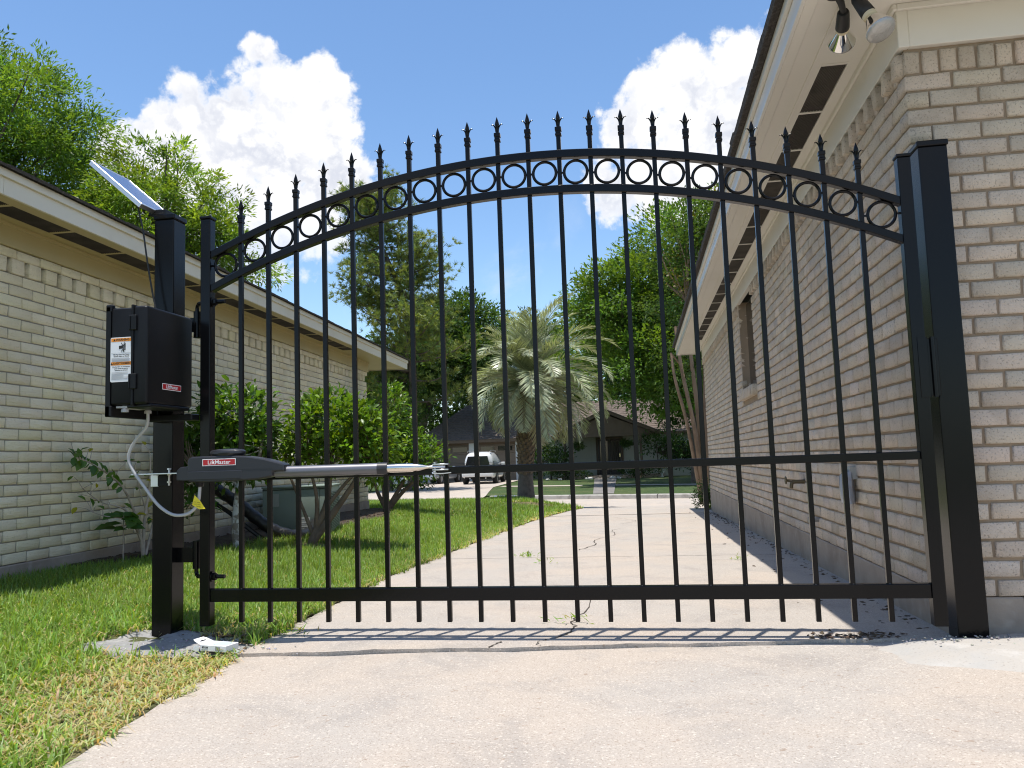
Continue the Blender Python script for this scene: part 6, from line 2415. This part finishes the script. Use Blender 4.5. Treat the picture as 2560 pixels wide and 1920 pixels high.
# hedges and shrubs in front of the house
shrub('dark flowering bush between the garage and the porch', hp(1.9, -1.0, -.38), [([hp(1.9, -1, -.4), hp(1.9, -1, 1.0)], .06, .02)], [(*hp(1.5, -1.0, 1.1), .75, .6, 1.0), (*hp(2.5, -1.0, .6), .6, .6, .9), (*hp(.9, -.9, .4), .5, .5, .7)], 2600, .16, .07, 71, GREEN_D, clump=.26, hue=(.9, .95, 1))
shrub('low dark hedge along the left half of the porch', hp(3.2, -1.7, -.38), [([hp(3.2, -1.7, -.4), hp(3.2, -1.7, .1)], .04, .02)], [(*hp(2.6, -1.7, -.05), .8, .4, .35), (*hp(3.7, -1.7, -.08), .6, .4, .32)], 1500, .11, .05, 72, GREEN_D, clump=.18, hue=(.7, .8, .9))
shrub('low dark hedge along the right half of the porch', hp(7.0, -1.7, -.38), [([hp(7, -1.7, -.4), hp(7, -1.7, .1)], .04, .02)], [(*hp(6.5, -1.7, .0), .6, .4, .40), (*hp(7.6, -1.7, -.02), .8, .4, .40)], 1600, .11, .05, 73, GREEN_D, clump=.18, hue=(.75, .85, .9))
shrub('glossy dark shrub right of the porch post', hp(8.2, -1.0, -.38), [([hp(8.1, -1, -.4), hp(8.0, -1, 1.2)], .06, .02)], [(*hp(8.0, -1.0, 1.35), .85, .6, .65), (*hp(9.0, -.9, 1.0), .7, .6, .9), (*hp(10.2, -.8, .7), .9, .6, 1.0)], 2600, .17, .07, 74, GREEN_D, clump=.26, hue=(.8, .9, 1))
tree('evergreen_shrub_tree', 'dark dense evergreen bush at the left of the far driveway', 'tree', (-9.6, 31.5, -.4), [([(-9.6, 31.5, -.4), (-9.6, 31.5, 2.5)], .12, .05)], [(-9.1, 31.4, 2.2, 1.35, 1.2, 2.4), (-9.6, 31.6, 4.2, 1.2, .9, 1.5), (-8.4, 31.3, 1.0, 1.0, .9, 1.5), (-10.9, 31.6, 2.0, 1.5, 1.1, 2.2)], 19000, .16, .06, 75, GREEN_D, trunk_r=.1, clump=.36, per=40, hue=(1, 1, 1))
shrub('small round bush at the street end of the tan brick wall', (2.95, 12.75, -.28), [([(2.95, 12.75, -.3), (2.95, 12.75, .0)], .02, .01)], [(2.95, 12.8, -.02, .20, .25, .26), (2.98, 12.6, -.15, .18, .2, .16)], 900, .045, .022, 76, GREEN_D, clump=.09, hue=(.9, 1, 1))

# trees behind the far house
for k, (x, y, z, r, lab) in enumerate(((-7.9, 57, 7.6, 4.2, 'dark tree crown above the far garage roof'), (-14.5, 56, 7.0, 5.0, 'broad dark tree behind the left end of the far garage'), (-1.0, 58, 7.4, 4.6, 'dark tree behind the palm crown'), (6.0, 57, 7.0, 5.0, 'dark tree behind the porch gable'), (14.5, 55, 7.0, 5.5, 'dark tree right of the far house'), (-21, 52, 6.0, 4.5, 'distant tree left of the far garage'))):
    tree('background_tree', lab, 'tree', (x, y, -.4), [([(x, y, -.4), (x + .2, y, 3), (x, y, z)], .3, .12)], [(x, y, z, r, r * .8, r * .9), (x + r * .5, y, z - 1.6, r * .8, r * .7, r * .7), (x - r * .6, y, z - 2.2, r * .7, r * .7, r * .7), (x, y - 1, z - 3.8, r * 1.0, r * .6, 2.2)], 13000, .34, .17, 80 + k, GREEN_D, clump=.9, per=40, group='trees behind the far house', hue=(.95, 1, 1), nlimb=10)

# fence and low wall left of the garage
fe = thing('wooden_fence', 'reddish wooden fence left of the far garage', 'fence', hp(-8.1, -.2, -.35), R_(-6))
WOOD = mat('cedar_board', (.36, .125, .065), .8, var=[(5, 4, .4, .7, (.25, .09, .05), .6)])
for k in range(18):
    bm = BM()
    box(bm, -.95 + .14 * k, -.95 + .14 * k + .128, -.012, .012, .05, 1.70 + random.uniform(-.02, .02), .002)
    obj('fence_board', bm, WOOD, fe)
bm = BM()
for z in (.4, 1.4):
    box(bm, -.98, 1.55, .014, .05, z, z + .09)
obj('fence_rail', bm, WOOD, fe)
lw = thing('low_wall', 'low white painted brick wall beside the far driveway', 'wall', hp(-7.9, -1.2, -.40), R_(-6))
for k in range(9):
    n = 12
    for j in range(n):
        x = -1.2 + .21 * j + (.105 if k % 2 else 0)
        bm = BM()
        box(bm, x, x + .20, -.1, .1, k * .076, k * .076 + .068, .004)
        obj('brick', bm, M_['white_brick'], lw)

# ------------------------------------------------------------------ cars
GLASSC = mat('car_glass', (.014, .016, .018), .05, spec=.8)
TYRE = mat('tyre_rubber', (.014, .014, .014), .8)
RIM = mat('alloy_rim', (.5, .5, .5), .3, .9)


def loft(bm, secs):
    rings = [[bm.verts.new((x, y, z)) for x, z in pts] for y, pts in secs]
    n = len(rings[0])
    for a, b in zip(rings[:-1], rings[1:]):
        for k in range(n):
            bm.faces.new((a[k], a[(k + 1) % n], b[(k + 1) % n], b[k]))
    bm.faces.new(rings[0])
    bm.faces.new(rings[-1][::-1])


def ring(wb, wm, wt, z0, zm, z1, r=.06):
    h = [(wb, z0), (wm - .01, z0 + .10), (wm, zm), (wt + .02, z1 - r), (wt - r, z1), (0, z1 + .015)]
    return [(-x, z) for x, z in h[::-1][1:]][::-1][::-1][::-1] + [(0, z1 + .015)] + [(x, z) for x, z in h[:-1][::-1]] if False else [(-x, z) for x, z in h[:-1]] + [(0, z1 + .015)] + [(x, z) for x, z in h[:-1][::-1]]


def wheel(car, x, y, r, w_):
    s = 1 if x > 0 else -1
    Mw = Matrix.Translation((x, y, r)) @ Matrix.Rotation(s * math.pi / 2, 4, 'Y')
    bm = BM()
    lathe(bm, [(r * .62, -w_ / 2), (r * .93, -w_ / 2), (r, -w_ / 2 + .03), (r, w_ / 2 - .03), (r * .93, w_ / 2), (r * .62, w_ / 2), (r * .60, 0)], 28, Mw, False)
    t_ = obj('wheel', bm, TYRE, car, True, 50)
    bm = BM()
    lathe(bm, [(r * .63, w_ / 2 - .02), (r * .58, w_ / 2 - .05), (r * .18, w_ / 2 - .025), (0, w_ / 2 - .02)], 28, Mw, False)
    for k in range(5):
        a = 2 * math.pi * k / 5
        box(bm, .03, r * .6, -.025, .025, w_ / 2 - .035, w_ / 2 - .012, .004, 1, Mw @ Matrix.Rotation(a, 4, 'Z'))
    obj('rim', bm, RIM, t_, True)


def subsurf(o, lv=1):
    md = o.modifiers.new('round', 'SUBSURF')
    md.levels = lv
    md.render_levels = lv
    md = o.modifiers.new('edge', 'EDGE_SPLIT') if False else None


# white SUV, tail towards the street
sv = thing('parked_suv', 'white parked SUV seen from behind in the far driveway', 'car', (-6.98, 39.9, -0.405), R_(2.0))
WHITE = mat('white_car_paint', (.70, .71, .72), .25, coat=.6)
bm = BM()
Yr, Yf = -2.2, 2.25
loft(bm, [(Yr, ring(.66, .78, .72, .36, .62, .86)), (Yr + .10, ring(.76, .87, .80, .30, .64, .98)), (Yr + .5, ring(.80, .895, .84, .27, .66, 1.02)), (-.6, ring(.80, .90, .85, .25, .66, 1.02)), (.6, ring(.80, .90, .85, .25, .66, 1.00)),
          (1.2, ring(.80, .895, .80, .26, .64, .96)), (2.0, ring(.76, .86, .70, .28, .60, .86)), (Yf, ring(.62, .74, .60, .34, .54, .70))])
b_ = obj('body', bm, WHITE, sv, True, 70)
subsurf(b_)
bm = BM()
loft(bm, [(Yr + .10, ring(.70, .74, .60, .94, 1.2, 1.52, .08)), (Yr + .42, ring(.78, .78, .63, .96, 1.25, 1.68, .08)), (-.9, ring(.80, .79, .64, .96, 1.25, 1.72, .08)), (.2, ring(.80, .79, .62, .96, 1.25, 1.69, .08)), (.75, ring(.79, .76, .58, .95, 1.2, 1.52, .08)), (1.25, ring(.76, .70, .50, .90, .96, 1.04, .04))])
cb_ = obj('cabin', bm, WHITE, sv, True, 70)
subsurf(cb_)
bm = BM()
prism(bm, [(-.64, 1.00), (.64, 1.00), (.52, 1.47), (-.52, 1.47)], -.012, .012, 'y', Matrix.Translation((0, Yr + .075, 0)) @ Matrix.Rotation(0, 4, 'X'), .0)
for v in bm.verts:
    v.co.y += (v.co.z - 1.02) * .16 - .05
obj('rear_window', bm, GLASSC, sv)
for sx in (-1, 1):
    for (y0, y1, yt0, yt1) in ((-1.85, -1.05, -1.62, -1.05), (-.98, .0, -.98, -.05), (.07, .92, .07, .55)):
        bm = BM()
        P = [(y0, 1.03), (y1, 1.03), (yt1, 1.56), (yt0, 1.56)]
        prism(bm, P, -.006, .006, 'x')
        for v in bm.verts:
            v.co.x = sx * (.805 - (v.co.z - 1.03) * .30) + v.co.x
        obj('side_window', bm, GLASSC, sv)
    bm = BM()
    tube(bm, [(sx * .60, -1.75, 1.70), (sx * .60, -1.62, 1.765), (sx * .60, .0, 1.775), (sx * .60, .12, 1.72)], .018, 8)
    obj('roof_rail', bm, M_['zinc'], sv, True)
    bm = BM()
    box(bm, sx * .90 - .11, sx * .90 + .11, .80, .92, .98, 1.14, .03, 2)
    obj('mirror', bm, WHITE, sv, True)
    bm = BM()
    box(bm, sx * .80 - .06, sx * .80 + .06, Yr - .01, Yr + .10, .74, .98, .02, 2)
    obj('tail_lamp', bm, mat('tail_lamp_red', (.45, .02, .02), .2), sv, True)
    bm = BM()
    lathe(bm, [(0, 0), (.055, .0), (.06, .01), (.06, .03)], 18, Matrix.Translation((sx * .60, Yr - .035, .56)) @ Matrix.Rotation(math.pi / 2, 4, 'X') @ Matrix.Scale(-1, 4, (0, 0, 1)))
    lathe(bm, [(.0, -.02), (.055, -.012), (.055, .02)], 18, Matrix.Translation((sx * .60, Yr - .03, .56)) @ Matrix.Rotation(-math.pi / 2, 4, 'X'))
    obj('fog_lamp', bm, mat('fog_lamp_red', (.40, .03, .03), .25), sv)
    bm = BM()
    tube(bm, [(sx * .42, Yr - .05, .33), (sx * .42, Yr + .25, .33)], .035, 12)
    obj('exhaust_pipe', bm, M_['zinc'], sv, True)
    wheel(sv, sx * .80, -1.35, .35, .23)
    wheel(sv, sx * .80, 1.35, .35, .23)
bm = BM()
box(bm, -.84, .84, Yr - .06, Yr + .16, .40, .66, .05, 3)
obj('bumper', bm, WHITE, sv, True)
bm = BM()
box(bm, -.70, .70, Yr + .02, Yr + .3, .28, .41, .02)
obj('bumper_valance', bm, M_['black_satin'], sv)
bm = BM()
box(bm, -.16, .16, Yr - .02, Yr + .02, .74, .86, .004)
obj('number_plate', bm, M_['white_plastic'], sv)

# silver convertible with dark soft top
cv = thing('parked_convertible', 'silver convertible with a dark soft top left of the white SUV', 'car', (-10.25, 41.9, -0.40), R_(-8))
SILV = mat('silver_car_paint', (.36, .40, .45), .28, .55, coat=.6)
bm = BM()
loft(bm, [(-2.15, ring(.66, .76, .70, .30, .52, .74)), (-2.02, ring(.74, .84, .76, .24, .54, .84)), (-1.4, ring(.78, .87, .80, .22, .55, .88)), (0, ring(.78, .87, .82, .20, .55, .86)), (1.0, ring(.78, .87, .78, .22, .54, .84)), (1.8, ring(.74, .83, .66, .24, .50, .72)), (2.1, ring(.60, .72, .54, .28, .44, .58))])
subsurf(obj('body', bm, SILV, cv, True, 70))
bm = BM()
loft(bm, [(-1.35, ring(.66, .66, .56, .82, .86, .92, .03)), (-1.0, ring(.72, .70, .54, .82, 1.0, 1.20, .06)), (-.4, ring(.74, .72, .54, .82, 1.02, 1.30, .06)), (.2, ring(.74, .70, .52, .82, 1.0, 1.26, .06)), (.8, ring(.70, .64, .46, .80, .84, .90, .03))])
subsurf(obj('soft_top', bm, mat('dark_canvas', (.02, .02, .025), .8), cv, True, 70))
bm = BM()
prism(bm, [(-.44, .92), (.44, .92), (.38, 1.16), (-.38, 1.16)], -.01, .01, 'y')
for v in bm.verts:
    v.co.y += -1.30 + (v.co.z - .92) * 1.15 - .02
obj('rear_window', bm, GLASSC, cv)
for sx in (-1, 1):
    wheel(cv, sx * .78, -1.3, .31, .22)
    wheel(cv, sx * .78, 1.35, .31, .22)
    bm = BM()
    box(bm, sx * .62 - .11, sx * .62 + .11, -2.17, -2.05, .60, .72, .02, 2)
    obj('tail_lamp', bm, mat('tail_lamp_red', (.35, .03, .03), .2), cv, True)
    bm = BM()
    box(bm, sx * .86 - .09, sx * .86 + .09, .55, .66, .86, .98, .03, 2)
    obj('mirror', bm, SILV, cv, True)
bm = BM()
box(bm, -.80, .80, -2.22, -2.0, .30, .50, .05, 3)
obj('bumper', bm, SILV, cv, True)
bm = BM()
box(bm, -.26, .06, -2.24, -2.20, .52, .66, .004)
np_ = obj('number_plate', bm, M_['white_plastic'], cv)
bm = BM()
box(bm, -.22, .02, -2.2415, -2.2405, .565, .61)
obj('plate_print', bm, M_['greyink'], np_)
bm = BM()
box(bm, .12, .30, -2.20, -2.17, .56, .62, .01)
obj('badge', bm, mat('blue_badge', (.05, .15, .45), .3), cv)
